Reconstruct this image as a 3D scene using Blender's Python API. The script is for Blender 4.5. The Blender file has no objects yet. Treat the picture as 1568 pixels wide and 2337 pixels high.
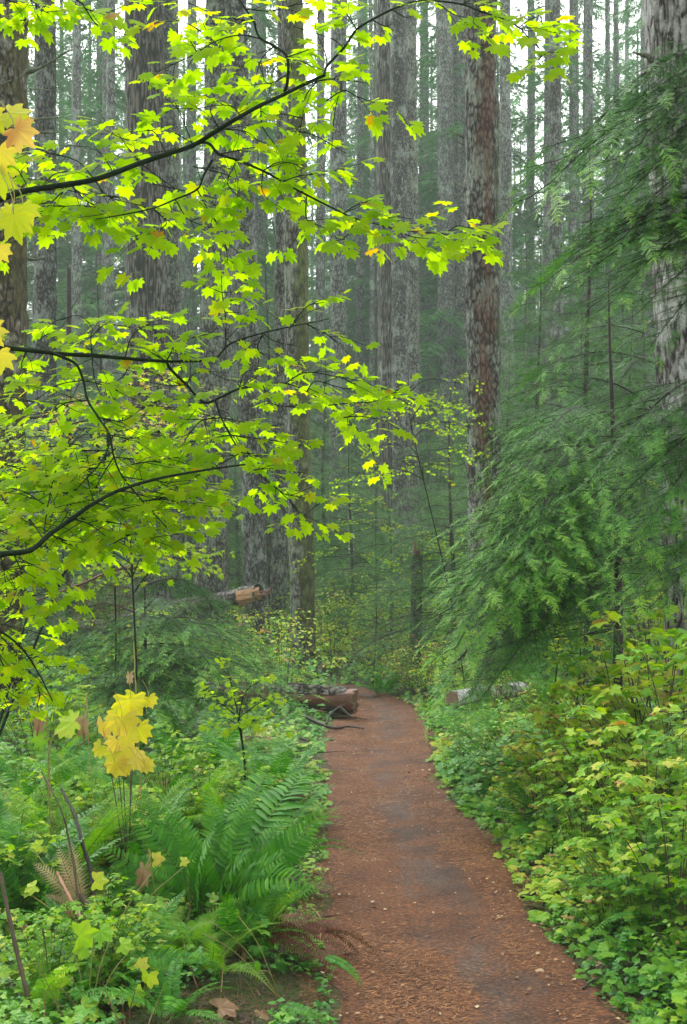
import bpy, math
import numpy as np
from math import radians as R

scene = bpy.context.scene
# ------------------------------------------------------------------ camera, sky, sun, exposure
FPX, CX, HY, CH = 2600.0, 784.0, 1350.0, 1.6      # focal length and horizon of the photograph, eye height
cam_d = bpy.data.cameras.new("camera")
cam = bpy.data.objects.new("camera", cam_d)
scene.collection.objects.link(cam)
cam_d.sensor_fit = 'VERTICAL'
cam_d.sensor_height = 36.0
cam_d.lens = 36.0 * FPX / 2337.0
cam_d.shift_y = (HY - 1168.5) / 2337.0
cam_d.clip_start = 0.05
cam_d.clip_end = 600.0
cam.location = (0, 0, CH)
cam.rotation_euler = (R(90), 0, 0)
scene.camera = cam

SUN_EL, SUN_AZ = R(58), R(-25)                    # high, ahead of the camera and to the left, behind cloud
world = bpy.data.worlds.new("World")
scene.world = world
world.use_nodes = True
wn = world.node_tree
wn.nodes.clear()
sky = wn.nodes.new('ShaderNodeTexSky')
sky.sky_type = 'NISHITA'
sky.sun_disc = False
sky.sun_elevation = SUN_EL
sky.sun_rotation = SUN_AZ
hs = wn.nodes.new('ShaderNodeHueSaturation')
hs.inputs['Saturation'].default_value = 0.03
bgn = wn.nodes.new('ShaderNodeBackground')
bgn.inputs['Strength'].default_value = 0.15
wo = wn.nodes.new('ShaderNodeOutputWorld')
wn.links.new(sky.outputs[0], hs.inputs['Color'])
wn.links.new(hs.outputs[0], bgn.inputs['Color'])
wn.links.new(bgn.outputs[0], wo.inputs['Surface'])

sun_d = bpy.data.lights.new("sun", 'SUN')
sun_d.energy = 0.8
sun_d.angle = R(45)
sun_d.color = (1.0, 0.985, 0.95)
sun = bpy.data.objects.new("sun", sun_d)
scene.collection.objects.link(sun)
sun.rotation_euler = (R(90) - SUN_EL, 0, math.pi - SUN_AZ)
sun.location = (0, 0, 50)

scene.view_settings.view_transform = 'Standard'
scene.view_settings.look = 'None'
scene.view_settings.exposure = 2.48
scene.view_settings.gamma = 1.0
scene.render.engine = 'CYCLES'
cy = scene.cycles
cy.max_bounces = 7
cy.diffuse_bounces = 4
cy.glossy_bounces = 2
cy.transmission_bounces = 4
cy.transparent_max_bounces = 6
cy.volume_bounces = 1
cy.use_denoising = True
cy.caustics_reflective = False
cy.caustics_refractive = False

rng = np.random.default_rng(11)

# ------------------------------------------------------------------ helpers
def A(*a): return np.array(a, dtype=float)

def P(px, py, d):
    """the place seen at photo pixel (px, py), d metres ahead"""
    return A((px - CX) / FPX * d, d, CH - (py - HY) / FPX * d)

def nrm(v): return v / np.maximum(np.linalg.norm(v, axis=-1, keepdims=True), 1e-9)

def frames(D, U):
    Y = nrm(np.asarray(D, float)); U = np.broadcast_to(np.asarray(U, float), Y.shape)
    X = nrm(np.cross(Y, U)); Z = np.cross(X, Y)
    return np.stack([X, Y, Z], axis=-1)

def vnoise(p, seed=0):
    p = np.asarray(p, float) + seed * 17.31
    i = np.floor(p).astype(np.int64); f = p - i
    f = f * f * (3 - 2 * f)
    out = 0
    for dx in (0, 1):
        for dy in (0, 1):
            for dz in (0, 1):
                h = (i[..., 0] + dx) * 374761393 + (i[..., 1] + dy) * 668265263 + (i[..., 2] + dz) * 2147483647 + seed * 974711
                h = (h ^ (h >> 13)) * 1274126177
                h = ((h ^ (h >> 16)) & 0xffffff) / float(0xffffff)
                w = (f[..., 0] if dx else 1 - f[..., 0]) * (f[..., 1] if dy else 1 - f[..., 1]) * (f[..., 2] if dz else 1 - f[..., 2])
                out = out + w * h
    return out

def fbm(p, seed=0, o=4):
    s = 0; a = .5; t = 0
    p = np.asarray(p, float)
    for k in range(o):
        s = s + a * vnoise(p * 2 ** k, seed + k); t += a; a *= .5
    return s / t

class Geo:
    def __init__(s): s.v = []; s.f = []; s.t = []; s.m = []; s.n = 0
    def add(s, V, F, tint=.5, mat=0):
        V = np.asarray(V, float); F = np.asarray(F, np.int64)
        s.v.append(V); s.f.append(F + s.n); s.n += len(V)
        s.t.append(np.broadcast_to(np.asarray(tint, float), (len(V),)).copy())
        s.m.append(np.full(len(F), mat))
        return s
    def inst(s, T, Pn, Rn, S, tint=.5, mat=0):
        V, F = T[0], T[1]; Pn = np.asarray(Pn, float); N = len(Pn)
        if N == 0: return s
        S = np.asarray(S, float)
        if S.ndim == 1: S = np.repeat(S[:, None], 3, 1)
        W = np.einsum('nij,nkj->nki', Rn, V[None] * S[:, None, :]) + Pn[:, None, :]
        FF = (F[None] + (np.arange(N) * len(V))[:, None, None]).reshape(-1, F.shape[1])
        tv = np.broadcast_to(np.asarray(tint, float).reshape(-1, 1) if np.ndim(tint) else tint, (N, len(V))).astype(float)
        if len(T) > 2: tv = tv + T[2][None]
        return s.add(W.reshape(-1, 3), FF, tv.reshape(-1), mat)
    def tube(s, pts, rad, k=6, tint=.5, mat=0, cap=True):
        pts = np.asarray(pts, float); n = len(pts)
        rad = np.broadcast_to(np.asarray(rad, float), (n,))
        T = np.gradient(pts, axis=0)
        ref = A(0, 0, 1) if abs(nrm(pts[-1] - pts[0])[2]) < .9 else A(0, 1, 0)
        Fr = frames(T, ref)
        a = np.arange(k) / k * 2 * math.pi
        ring = np.stack([np.cos(a), np.zeros(k), np.sin(a)], 1)
        V = np.einsum('nij,kj->nki', Fr, ring) * rad[:, None, None] + pts[:, None, :]
        i = np.arange(n - 1)[:, None] * k; j = np.arange(k)[None]; j2 = (j + 1) % k
        F = np.stack([i + j, i + j2, i + k + j2, i + k + j], -1).reshape(-1, 4)
        s.add(V.reshape(-1, 3), F, tint, mat)
        if cap:
            for e, idx in ((0, 0), (n - 1, (n - 1) * k)):
                c = pts[e]
                Fc = np.stack([np.full(k, k), np.arange(k), (np.arange(k) + 1) % k], 1)
                if e == 0: Fc = Fc[:, ::-1]
                s.add(np.vstack([V[e], c[None]]), Fc, tint, mat)
        return s
    def get(s):
        """as an instancing template (triangles)"""
        F = []
        for f in s.f:
            F.append(f if f.shape[1] == 3 else np.vstack([f[:, [0, 1, 2]], f[:, [0, 2, 3]]]))
        return np.vstack(s.v), np.vstack(F), np.concatenate(s.t) - .5
    def data(s, name, mats, smooth=True):
        me = bpy.data.meshes.new(name)
        V = np.vstack(s.v)
        L = np.concatenate([f.reshape(-1) for f in s.f]); C = np.concatenate([np.full(len(f), f.shape[1]) for f in s.f])
        me.vertices.add(len(V)); me.vertices.foreach_set('co', V.astype(np.float32).ravel())
        me.loops.add(len(L)); me.loops.foreach_set('vertex_index', L.astype(np.int32))
        me.polygons.add(len(C))
        me.polygons.foreach_set('loop_start', np.concatenate([[0], np.cumsum(C)[:-1]]).astype(np.int32))
        me.polygons.foreach_set('loop_total', C.astype(np.int32))
        me.polygons.foreach_set('material_index', np.concatenate(s.m).astype(np.int32))
        me.polygons.foreach_set('use_smooth', np.full(len(C), smooth))
        at = me.attributes.new('tint', 'FLOAT', 'POINT'); at.data.foreach_set('value', np.concatenate(s.t).astype(np.float32))
        for m in (mats if isinstance(mats, (list, tuple)) else [mats]): me.materials.append(m)
        me.update(calc_edges=True)
        return me
    def build(s, name, mats, parent=None, smooth=True):
        if parent is not None and parent.location.length > 0:
            o = A(*parent.location)
            s.v = [v - o for v in s.v]
        return place(name, s.data(name, mats, smooth), parent)

def place(name, me, parent=None, loc=(0, 0, 0)):
    o = bpy.data.objects.new(name, me)
    o.location = loc
    scene.collection.objects.link(o)
    if parent is not None: o.parent = parent
    return o

def tag(o, label, cat, group=None, kind=None):
    if label: o['label'] = label
    if cat: o['category'] = cat
    if group: o['group'] = group
    if kind: o['kind'] = kind
    return o

def thing(name, loc, label, cat, group=None):
    o = bpy.data.objects.new(name, None)
    o.empty_display_size = .1
    o.location = tuple(float(c) for c in loc)
    scene.collection.objects.link(o)
    return tag(o, label, cat, group)

def smooth_line(pts, n=6):
    """Catmull-Rom through the points"""
    p = np.asarray(pts, float)
    q = np.vstack([2 * p[0] - p[1], p, 2 * p[-1] - p[-2]])
    out = []
    for i in range(1, len(q) - 2):
        for t in np.linspace(0, 1, n, endpoint=False):
            a, b, c, d = q[i - 1], q[i], q[i + 1], q[i + 2]
            out.append(.5 * ((2 * b) + (c - a) * t + (2 * a - 5 * b + 4 * c - d) * t * t + (3 * b - a - 3 * c + d) * t ** 3))
    out.append(p[-1])
    return np.array(out)

# ------------------------------------------------------------------ materials
def new_mat(name):
    m = bpy.data.materials.new(name); m.use_nodes = True
    m.node_tree.nodes.clear()
    return m, m.node_tree

def N(t, kind, **kw):
    n = t.nodes.new('ShaderNode' + kind)
    for k, v in kw.items():
        if k in n.inputs: n.inputs[k].default_value = v
        else: setattr(n, k, v)
    return n

def ramp(t, stops, fac):
    r = N(t, 'ValToRGB')
    e = r.color_ramp.elements
    while len(e) < len(stops): e.new(.5)
    for i, (p, c) in enumerate(stops):
        e[i].position = p; e[i].color = (*c, 1) if len(c) == 3 else c
    t.links.new(fac, r.inputs[0])
    return r

def leaf_mat(name, stops, trans=.45, rough=.45, spec=.35, per_object=0, vary=.25):
    m, t = new_mat(name)
    at = N(t, 'Attribute', attribute_name='tint')
    tc = N(t, 'TexCoord')
    nz = N(t, 'TexNoise', Scale=9.0, Detail=2.0)
    t.links.new(tc.outputs['Object'], nz.inputs['Vector'])
    mp = N(t, 'MapRange'); mp.inputs['From Min'].default_value = .3; mp.inputs['From Max'].default_value = .7
    mp.inputs['To Min'].default_value = -vary / 2; mp.inputs['To Max'].default_value = vary / 2
    t.links.new(nz.outputs[0], mp.inputs[0])
    ad = N(t, 'Math', operation='ADD')
    t.links.new(at.outputs['Fac'], ad.inputs[0]); t.links.new(mp.outputs[0], ad.inputs[1])
    if per_object:
        oi = N(t, 'ObjectInfo'); a2 = N(t, 'Math', operation='MULTIPLY_ADD'); a2.inputs[1].default_value = per_object
        t.links.new(oi.outputs['Random'], a2.inputs[0]); t.links.new(ad.outputs[0], a2.inputs[2])
        a3 = N(t, 'Math', operation='SUBTRACT'); a3.inputs[1].default_value = per_object / 2
        t.links.new(a2.outputs[0], a3.inputs[0]); ad = a3
    r = ramp(t, stops, ad.outputs[0])
    pb = N(t, 'BsdfPrincipled', Roughness=rough)
    pb.inputs['Specular IOR Level'].default_value = spec
    t.links.new(r.outputs[0], pb.inputs['Base Color'])
    tr = N(t, 'BsdfTranslucent')
    hsv = N(t, 'HueSaturation', Saturation=1.1, Value=1.25)
    t.links.new(r.outputs[0], hsv.inputs['Color'])
    t.links.new(hsv.outputs[0], tr.inputs['Color'])
    mx = N(t, 'MixShader'); mx.inputs[0].default_value = trans
    t.links.new(pb.outputs[0], mx.inputs[1]); t.links.new(tr.outputs[0], mx.inputs[2])
    out = N(t, 'OutputMaterial')
    t.links.new(mx.outputs[0], out.inputs[0])
    return m

def bark_mat(name, dark, mid, light, lichen=(.42, .47, .40), lich_amt=.45, moss_amt=.0, moss_dir=(1, 0), fur=(14, 3.2), red=0.0, red_dir=0.0, moss_col=(.055, .065, .012), lsc=14.0):
    m, t = new_mat(name); L = t.links.new
    tc = N(t, 'TexCoord')
    mp = N(t, 'Mapping'); mp.inputs['Scale'].default_value = (fur[0], fur[0], fur[1])
    L(tc.outputs['Object'], mp.inputs[0])
    wob = N(t, 'TexNoise', Scale=.7, Detail=3.0)
    L(mp.outputs[0], wob.inputs['Vector'])
    mixv = N(t, 'Mix', data_type='VECTOR'); mixv.inputs[0].default_value = .35
    L(mp.outputs[0], mixv.inputs[4]); L(wob.outputs['Color'], mixv.inputs[5])
    vo = N(t, 'TexVoronoi', feature='DISTANCE_TO_EDGE', Scale=1.0)
    L(mp.outputs[0], vo.inputs['Vector'])
    n1 = N(t, 'TexNoise', Scale=1.3, Detail=8.0, Roughness=.65)
    L(mp.outputs[0], n1.inputs['Vector'])
    # furrow depth: plate edges plus noise
    ma = N(t, 'Math', operation='MULTIPLY'); ma.inputs[1].default_value = 1.5
    L(vo.outputs['Distance'], ma.inputs[0])
    mi = N(t, 'Math', operation='MINIMUM'); mi.inputs[1].default_value = .36
    L(ma.outputs[0], mi.inputs[0])
    ad = N(t, 'Math', operation='MULTIPLY_ADD'); ad.inputs[1].default_value = .95
    L(n1.outputs[0], ad.inputs[0]); L(mi.outputs[0], ad.inputs[2])
    r = ramp(t, [(.54, dark), (.68, mid), (.95, light)], ad.outputs[0])
    col = r.outputs[0]
    # lichen crust
    n2 = N(t, 'TexNoise', Scale=2.2, Detail=3.0, Roughness=.6)
    L(tc.outputs['Object'], n2.inputs['Vector'])
    n3 = N(t, 'TexNoise', Scale=lsc, Detail=7.0, Roughness=.75)
    mp3 = N(t, 'Mapping'); mp3.inputs['Scale'].default_value = (1, 1, .5); L(tc.outputs['Object'], mp3.inputs[0])
    L(mp3.outputs[0], n3.inputs['Vector'])
    s = N(t, 'Math', operation='MULTIPLY_ADD'); s.inputs[1].default_value = .75
    L(n2.outputs[0], s.inputs[0]); L(n3.outputs[0], s.inputs[2])
    s2 = N(t, 'Math', operation='MULTIPLY_ADD'); s2.inputs[1].default_value = .18
    L(ad.outputs[0], s2.inputs[0]); L(s.outputs[0], s2.inputs[2])
    lr = N(t, 'MapRange'); c = 1.20 - .28 * lich_amt
    lr.inputs['From Min'].default_value = c - .08; lr.inputs['From Max'].default_value = c + .10
    lr.inputs['To Max'].default_value = .8
    L(s2.outputs[0], lr.inputs[0])
    lcol = ramp(t, [(.35, tuple(x * .6 for x in lichen)), (.65, lichen)], n3.outputs[0])
    mx = N(t, 'Mix', data_type='RGBA'); L(lr.outputs[0], mx.inputs[0]); L(col, mx.inputs[6]); L(lcol.outputs[0], mx.inputs[7])
    col = mx.outputs[2]
    if red > 0:
        sx = N(t, 'SeparateXYZ'); L(tc.outputs['Object'], sx.inputs[0])
        nr = N(t, 'TexNoise', Scale=1.1, Detail=3.0); mpr = N(t, 'Mapping'); mpr.inputs['Scale'].default_value = (11, 11, .9)
        L(tc.outputs['Object'], mpr.inputs[0]); L(mpr.outputs[0], nr.inputs['Vector'])
        nw_ = N(t, 'TexNoise', Scale=1.0, Detail=4.0, Roughness=.7); mw = N(t, 'Mapping'); mw.inputs['Scale'].default_value = (2, 2, 1.3)
        L(tc.outputs['Object'], mw.inputs[0]); L(mw.outputs[0], nw_.inputs['Vector'])
        d0 = N(t, 'Math', operation='MULTIPLY_ADD'); d0.inputs[1].default_value = .45; L(nw_.outputs[0], d0.inputs[0]); L(sx.outputs[0], d0.inputs[2])
        d1 = N(t, 'Math', operation='SUBTRACT'); d1.inputs[1].default_value = red_dir + .225; L(d0.outputs[0], d1.inputs[0])
        d2 = N(t, 'Math', operation='ABSOLUTE'); L(d1.outputs[0], d2.inputs[0])
        d3 = N(t, 'Math', operation='MULTIPLY_ADD'); d3.inputs[1].default_value = -3.2; L(d2.outputs[0], d3.inputs[0]); L(nr.outputs[0], d3.inputs[2])
        rr = N(t, 'MapRange'); rr.inputs['From Min'].default_value = .24 - red * .3; rr.inputs['From Max'].default_value = .46 - red * .3
        rr.inputs['To Max'].default_value = .6
        nv = N(t, 'TexNoise', Scale=.45, Detail=1.0); L(tc.outputs['Object'], nv.inputs['Vector'])
        d4 = N(t, 'Math', operation='MULTIPLY_ADD'); d4.inputs[1].default_value = .5; L(nv.outputs[0], d4.inputs[0]); L(d3.outputs[0], d4.inputs[2])
        d5 = N(t, 'Math', operation='SUBTRACT'); d5.inputs[1].default_value = .28; L(d4.outputs[0], d5.inputs[0])
        L(d5.outputs[0], rr.inputs[0])
        rc = ramp(t, [(.3, (.035, .014, .009)), (.55, (.065, .024, .015)), (.9, (.14, .055, .035))], ad.outputs[0])
        mr = N(t, 'Mix', data_type='RGBA'); L(rr.outputs[0], mr.inputs[0]); L(col, mr.inputs[6]); L(rc.outputs[0], mr.inputs[7])
        col = mr.outputs[2]
    if moss_amt > 0:
        geo = N(t, 'NewGeometry'); dp = N(t, 'VectorMath', operation='DOT_PRODUCT')
        dp.inputs[1].default_value = (moss_dir[0], moss_dir[1], .25); L(geo.outputs['Normal'], dp.inputs[0])
        n4 = N(t, 'TexNoise', Scale=1.7, Detail=7.0, Roughness=.7); L(tc.outputs['Object'], n4.inputs['Vector'])
        q = N(t, 'Math', operation='MULTIPLY_ADD'); q.inputs[1].default_value = .22
        L(dp.outputs['Value'], q.inputs[0]); L(n4.outputs[0], q.inputs[2])
        qr = N(t, 'MapRange'); c = .80 - .5 * moss_amt
        qr.inputs['From Min'].default_value = c - .05; qr.inputs['From Max'].default_value = c + .07; qr.inputs['To Max'].default_value = .9
        L(q.outputs[0], qr.inputs[0])
        mc = ramp(t, [(.38, tuple(x * .25 for x in moss_col)), (.52, moss_col), (.66, tuple(x * 2.0 for x in moss_col))], n3.outputs[0])
        mm = N(t, 'Mix', data_type='RGBA'); L(qr.outputs[0], mm.inputs[0]); L(col, mm.inputs[6]); L(mc.outputs[0], mm.inputs[7])
        col = mm.outputs[2]
    bp = N(t, 'Bump', Strength=.9, Distance=.03)
    hh = N(t, 'Math', operation='MULTIPLY_ADD'); hh.inputs[1].default_value = .35
    L(n3.outputs[0], hh.inputs[0]); L(ad.outputs[0], hh.inputs[2])
    L(hh.outputs[0], bp.inputs['Height'])
    pb = N(t, 'BsdfPrincipled', Roughness=.8); pb.inputs['Specular IOR Level'].default_value = .25
    L(col, pb.inputs['Base Color']); L(bp.outputs[0], pb.inputs['Normal'])
    out = N(t, 'OutputMaterial'); L(pb.outputs[0], out.inputs[0])
    return m

def wood_mat(name, c1, c2, scale=(30, 30, 3), rough=.6, spec=.4):
    m, t = new_mat(name); L = t.links.new
    tc = N(t, 'TexCoord'); mp = N(t, 'Mapping'); mp.inputs['Scale'].default_value = scale
    L(tc.outputs['Object'], mp.inputs[0])
    nz = N(t, 'TexNoise', Scale=1.0, Detail=6.0, Roughness=.65); L(mp.outputs[0], nz.inputs['Vector'])
    r = ramp(t, [(.32, c1), (.68, c2)], nz.outputs[0])
    bp = N(t, 'Bump', Strength=.5, Distance=.01); L(nz.outputs[0], bp.inputs['Height'])
    pb = N(t, 'BsdfPrincipled', Roughness=rough); pb.inputs['Specular IOR Level'].default_value = spec
    L(r.outputs[0], pb.inputs['Base Color']); L(bp.outputs[0], pb.inputs['Normal'])
    out = N(t, 'OutputMaterial'); L(pb.outputs[0], out.inputs[0])
    return m

M = {}
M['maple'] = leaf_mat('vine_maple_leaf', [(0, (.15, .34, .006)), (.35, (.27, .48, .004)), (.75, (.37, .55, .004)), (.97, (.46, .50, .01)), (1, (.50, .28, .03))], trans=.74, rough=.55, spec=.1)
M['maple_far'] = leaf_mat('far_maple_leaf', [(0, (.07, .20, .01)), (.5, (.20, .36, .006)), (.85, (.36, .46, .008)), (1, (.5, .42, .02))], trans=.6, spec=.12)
M['yellow'] = leaf_mat('yellow_leaf', [(0, (.42, .50, .03)), (.5, (.62, .54, .07)), (.85, (.62, .44, .12)), (1, (.42, .22, .08))], trans=.5, spec=.15, vary=.4)
M['thimble'] = leaf_mat('thimbleberry_leaf', [(0, (.06, .19, .015)), (.4, (.16, .36, .02)), (.7, (.36, .50, .04)), (.93, (.52, .48, .08)), (1, (.36, .20, .05))], trans=.42, rough=.5, spec=.2)
M['herb'] = leaf_mat('herb_leaf', [(0, (.025, .12, .015)), (.4, (.07, .26, .02)), (.75, (.20, .40, .03)), (.93, (.40, .44, .06)), (1, (.30, .16, .05))], trans=.35, rough=.4, spec=.28)
M['fern'] = leaf_mat('sword_fern_leaf', [(0, (.010, .065, .006)), (.5, (.040, .18, .012)), (.85, (.11, .30, .015)), (1, (.25, .40, .02))], trans=.3, rough=.4, spec=.16)
M['ladyfern'] = leaf_mat('lady_fern_leaf', [(0, (.06, .2, .015)), (.5, (.14, .33, .02)), (.9, (.33, .42, .03)), (1, (.5, .42, .08))], trans=.45, rough=.5, spec=.2)
M['deadfern'] = leaf_mat('dead_fern_leaf', [(0, (.05, .015, .008)), (.6, (.13, .04, .018)), (1, (.25, .09, .04))], trans=.2, rough=.55)
M['palefern'] = leaf_mat('pale_dead_fern', [(0, (.35, .25, .12)), (1, (.6, .48, .28))], trans=.3, rough=.6)
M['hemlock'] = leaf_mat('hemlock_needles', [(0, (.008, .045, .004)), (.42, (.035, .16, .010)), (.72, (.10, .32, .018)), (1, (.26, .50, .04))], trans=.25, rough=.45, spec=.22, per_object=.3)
M['hemdead'] = leaf_mat('brown_needles', [(0, (.05, .02, .01)), (1, (.16, .07, .035))], trans=.1)
M['fir'] = leaf_mat('fir_needles', [(0, (.022, .10, .018)), (.6, (.05, .19, .030)), (1, (.13, .28, .03))], trans=.2, spec=.15)
M['petiole'] = leaf_mat('petiole', [(0, (.05, .10, .015)), (1, (.35, .3, .08))], trans=.1)
M['deadleaf'] = leaf_mat('dead_leaf', [(0, (.10, .05, .025)), (.6, (.28, .17, .09)), (1, (.5, .40, .24))], trans=.15, rough=.6, vary=.5)
M['twig'] = wood_mat('maple_twig_bark', (.004, .010, .004), (.012, .026, .007), rough=.8, spec=.12)
M['stem'] = wood_mat('stem_bark', (.04, .028, .016), (.10, .07, .04))
M['darkwood'] = wood_mat('wet_dark_wood', (.008, .006, .005), (.035, .024, .018), rough=.45)
M['hemwood'] = wood_mat('hemlock_bark', (.010, .007, .005), (.032, .022, .016), spec=.2)
M['deadbranch'] = wood_mat('lichened_dead_branch', (.05, .05, .03), (.17, .19, .13), scale=(25, 25, 25), rough=.9, spec=.1)
M['pinkstick'] = wood_mat('pink_peeled_stick', (.30, .13, .09), (.45, .24, .16))
M['barkA'] = bark_mat('furrowed_brown_bark', (.008, .006, .005), (.060, .050, .040), (.145, .125, .10), lichen=(.25, .28, .24), lich_amt=.30, fur=(15, 1.6), lsc=8)
M['barkB'] = bark_mat('lichened_grey_bark', (.008, .007, .005), (.055, .053, .041), (.125, .125, .10), lichen=(.21, .25, .19), lich_amt=.55, moss_amt=.22, moss_dir=(.3, 0), moss_col=(.05, .052, .018), fur=(16, 8), lsc=9)
M['barkC'] = bark_mat('mossy_brown_bark', (.008, .006, .004), (.05, .036, .024), (.15, .115, .08), lichen=(.28, .30, .25), lich_amt=.5, moss_amt=.36, fur=(17, 7), lsc=14, moss_col=(.05, .045, .010))
M['barkD'] = bark_mat('dark_lichened_bark', (.005, .004, .004), (.033, .031, .024), (.082, .080, .064), lichen=(.22, .25, .22), lich_amt=.52, moss_amt=.22, moss_dir=(.3, 0), moss_col=(.05, .052, .018), fur=(16, 8), lsc=9)
M['barkE'] = bark_mat('grey_bark_with_red_streak', (.008, .006, .005), (.050, .044, .036), (.13, .12, .10), lichen=(.27, .31, .25), lich_amt=.55, moss_amt=.22, fur=(18, 7), lsc=13, red=.37, moss_col=(.035, .036, .012))
M['barkF'] = bark_mat('pale_grey_bark', (.012, .009, .007), (.10, .088, .08), (.22, .21, .20), lichen=(.44, .46, .42), lich_amt=.68, fur=(18, 4), lsc=18)
M['barkG'] = bark_mat('mossy_flank_bark', (.008, .006, .004), (.05, .042, .030), (.11, .10, .08), lichen=(.24, .27, .21), lich_amt=.62, moss_amt=.50, moss_dir=(1, -.4), fur=(17, 6), lsc=11, moss_col=(.055, .068, .010))
M['barkH'] = bark_mat('far_grey_bark', (.012, .011, .010), (.062, .062, .052), (.135, .138, .12), lichen=(.20, .24, .20), lich_amt=.5, fur=(12, 6), lsc=6)
M['logbark'] = bark_mat('fallen_log_bark', (.006, .005, .004), (.045, .036, .028), (.14, .125, .11), lichen=(.30, .30, .27), lich_amt=.35, moss_amt=.35, moss_dir=(0, 0), fur=(10, 10))
M['darkmoss'] = bark_mat('dark_mossy_snag', (.006, .005, .004), (.03, .025, .016), (.07, .06, .04), lich_amt=.1, moss_amt=.7, fur=(14, 6), moss_col=(.03, .035, .010))
M['redwood'] = wood_mat('exposed_red_wood', (.035, .013, .007), (.20, .075, .035), scale=(3, 25, 25), rough=.4)
M['cutwood'] = wood_mat('cut_end_wood', (.10, .06, .035), (.24, .16, .10), scale=(40, 40, 40))
M['yellowwood'] = wood_mat('broken_pale_wood', (.16, .065, .025), (.48, .28, .14), scale=(4, 30, 30))
M['char'] = wood_mat('rotten_black_wood', (.008, .006, .005), (.05, .032, .022), scale=(12, 12, 12))

# ------------------------------------------------------------------ terrain
PC = np.array([(.66, -4), (.64, 0), (.60, 2), (.497, 4.2), (.415, 5.55), (.40, 7.56), (.31, 9.3), (.36, 11.5), (.44, 13.9), (.48, 15.4), (.40, 17.0), (.0, 18.6), (-1.0, 20.0), (-3, 21.0), (-8, 22)])
PW = np.array([.60, .58, .56, .535, .53, .53, .47, .54, .58, .50, .42, .42, .45, .45, .45])
pl = smooth_line(np.column_stack([PC, PW]), 8)

def pathdist(x, y):
    """signed distance from the trail's edge and side (+1 right)"""
    x = np.asarray(x, float); y = np.asarray(y, float)
    best = np.full(x.shape, 1e9); side = np.ones(x.shape); edge = np.full(x.shape, .5)
    for a, b in zip(pl[:-1], pl[1:]):
        dx, dy = b[0] - a[0], b[1] - a[1]
        t = np.clip(((x - a[0]) * dx + (y - a[1]) * dy) / (dx * dx + dy * dy), 0, 1)
        qx, qy = a[0] + t * dx, a[1] + t * dy
        d = np.hypot(x - qx, y - qy)
        k = d < best
        best = np.where(k, d, best); side = np.where(k, np.sign(dx * (y - qy) - dy * (x - qx)) * -1, side)
        edge = np.where(k, a[2] + t * (b[2] - a[2]), edge)
    return best - edge, side

def sst(x): x = np.clip(x, 0, 1); return x * x * (3 - 2 * x)

def gz(x, y):
    x = np.asarray(x, float); y = np.asarray(y, float)
    d, s = pathdist(x, y)
    dd = np.maximum(d, 0)
    h = .10 * sst(dd / .5)
    h = h + np.where(s > 0, .42 * sst((dd - .2) / 2.6) * sst((y - 1) / 5) + .5 * sst((dd - 1.5) / 6) * sst((y - 8) / 10), .06 * sst(dd / 3))
    n = fbm(np.stack([x * .55, y * .55, x * 0], -1), 5, 3) - .5
    h = h + n * .28 * sst(dd / 1.5)
    n2 = fbm(np.stack([x * 3, y * 3, x * 0], -1), 9, 3) - .5
    h = h + n2 * (.015 + .07 * sst(dd / .4))
    h = h + np.maximum(y - 32, 0) * .045
    h = h - .03 * sst(-d / .5)
    return h

def gzp(x, y): return float(gz(np.array([x]), np.array([y]))[0])

# ground mesh: fine near the trail, coarse far
def grid_mesh(xs, ys, name, mat):
    X, Y = np.meshgrid(xs, ys)
    Z = gz(X, Y)
    V = np.stack([X, Y, Z], -1).reshape(-1, 3)
    nx, ny = len(xs), len(ys)
    i = (np.arange(ny - 1)[:, None] * nx + np.arange(nx - 1)[None]).reshape(-1)
    F = np.stack([i, i + 1, i + nx + 1, i + nx], 1)
    return Geo().add(V, F).build(name, mat)

def ground_material():
    m, t = new_mat('forest_floor'); L = t.links.new
    tc = N(t, 'TexCoord')
    n1 = N(t, 'TexNoise', Scale=1.2, Detail=5.0); n2 = N(t, 'TexNoise', Scale=45.0, Detail=6.0, Roughness=.7); n3 = N(t, 'TexNoise', Scale=5.0, Detail=6.0, Roughness=.7)
    for n in (n1, n2, n3): L(tc.outputs['Object'], n.inputs['Vector'])
    soil = ramp(t, [(.3, (.012, .008, .005)), (.5, (.05, .028, .016)), (.72, (.12, .065, .035))], n2.outputs[0])
    moss = ramp(t, [(.3, (.018, .03, .006)), (.6, (.06, .09, .015)), (.8, (.13, .16, .03))], n2.outputs[0])
    mr = N(t, 'MapRange'); mr.inputs['From Min'].default_value = .38; mr.inputs['From Max'].default_value = .52
    L(n3.outputs[0], mr.inputs[0])
    mx = N(t, 'Mix', data_type='RGBA'); L(mr.outputs[0], mx.inputs[0]); L(soil.outputs[0], mx.inputs[6]); L(moss.outputs[0], mx.inputs[7])
    bp = N(t, 'Bump', Strength=1.0, Distance=.03); L(n2.outputs[0], bp.inputs['Height'])
    pb = N(t, 'BsdfPrincipled', Roughness=.9); L(mx.outputs[2], pb.inputs['Base Color']); L(bp.outputs[0], pb.inputs['Normal'])
    out = N(t, 'OutputMaterial'); L(pb.outputs[0], out.inputs[0])
    return m

xs = np.unique(np.concatenate([np.linspace(-70, -6, 40), np.linspace(-6, 6, 200), np.linspace(6, 70, 40)]))
ys = np.unique(np.concatenate([np.linspace(-60, -8, 30), np.linspace(-8, 2, 20), np.linspace(2, 20, 260), np.linspace(20, 40, 90), np.linspace(40, 150, 60)]))
ground = grid_mesh(xs, ys, 'ground', ground_material())
tag(ground, 'dark mossy forest floor under the undergrowth', None, kind='structure')

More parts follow.
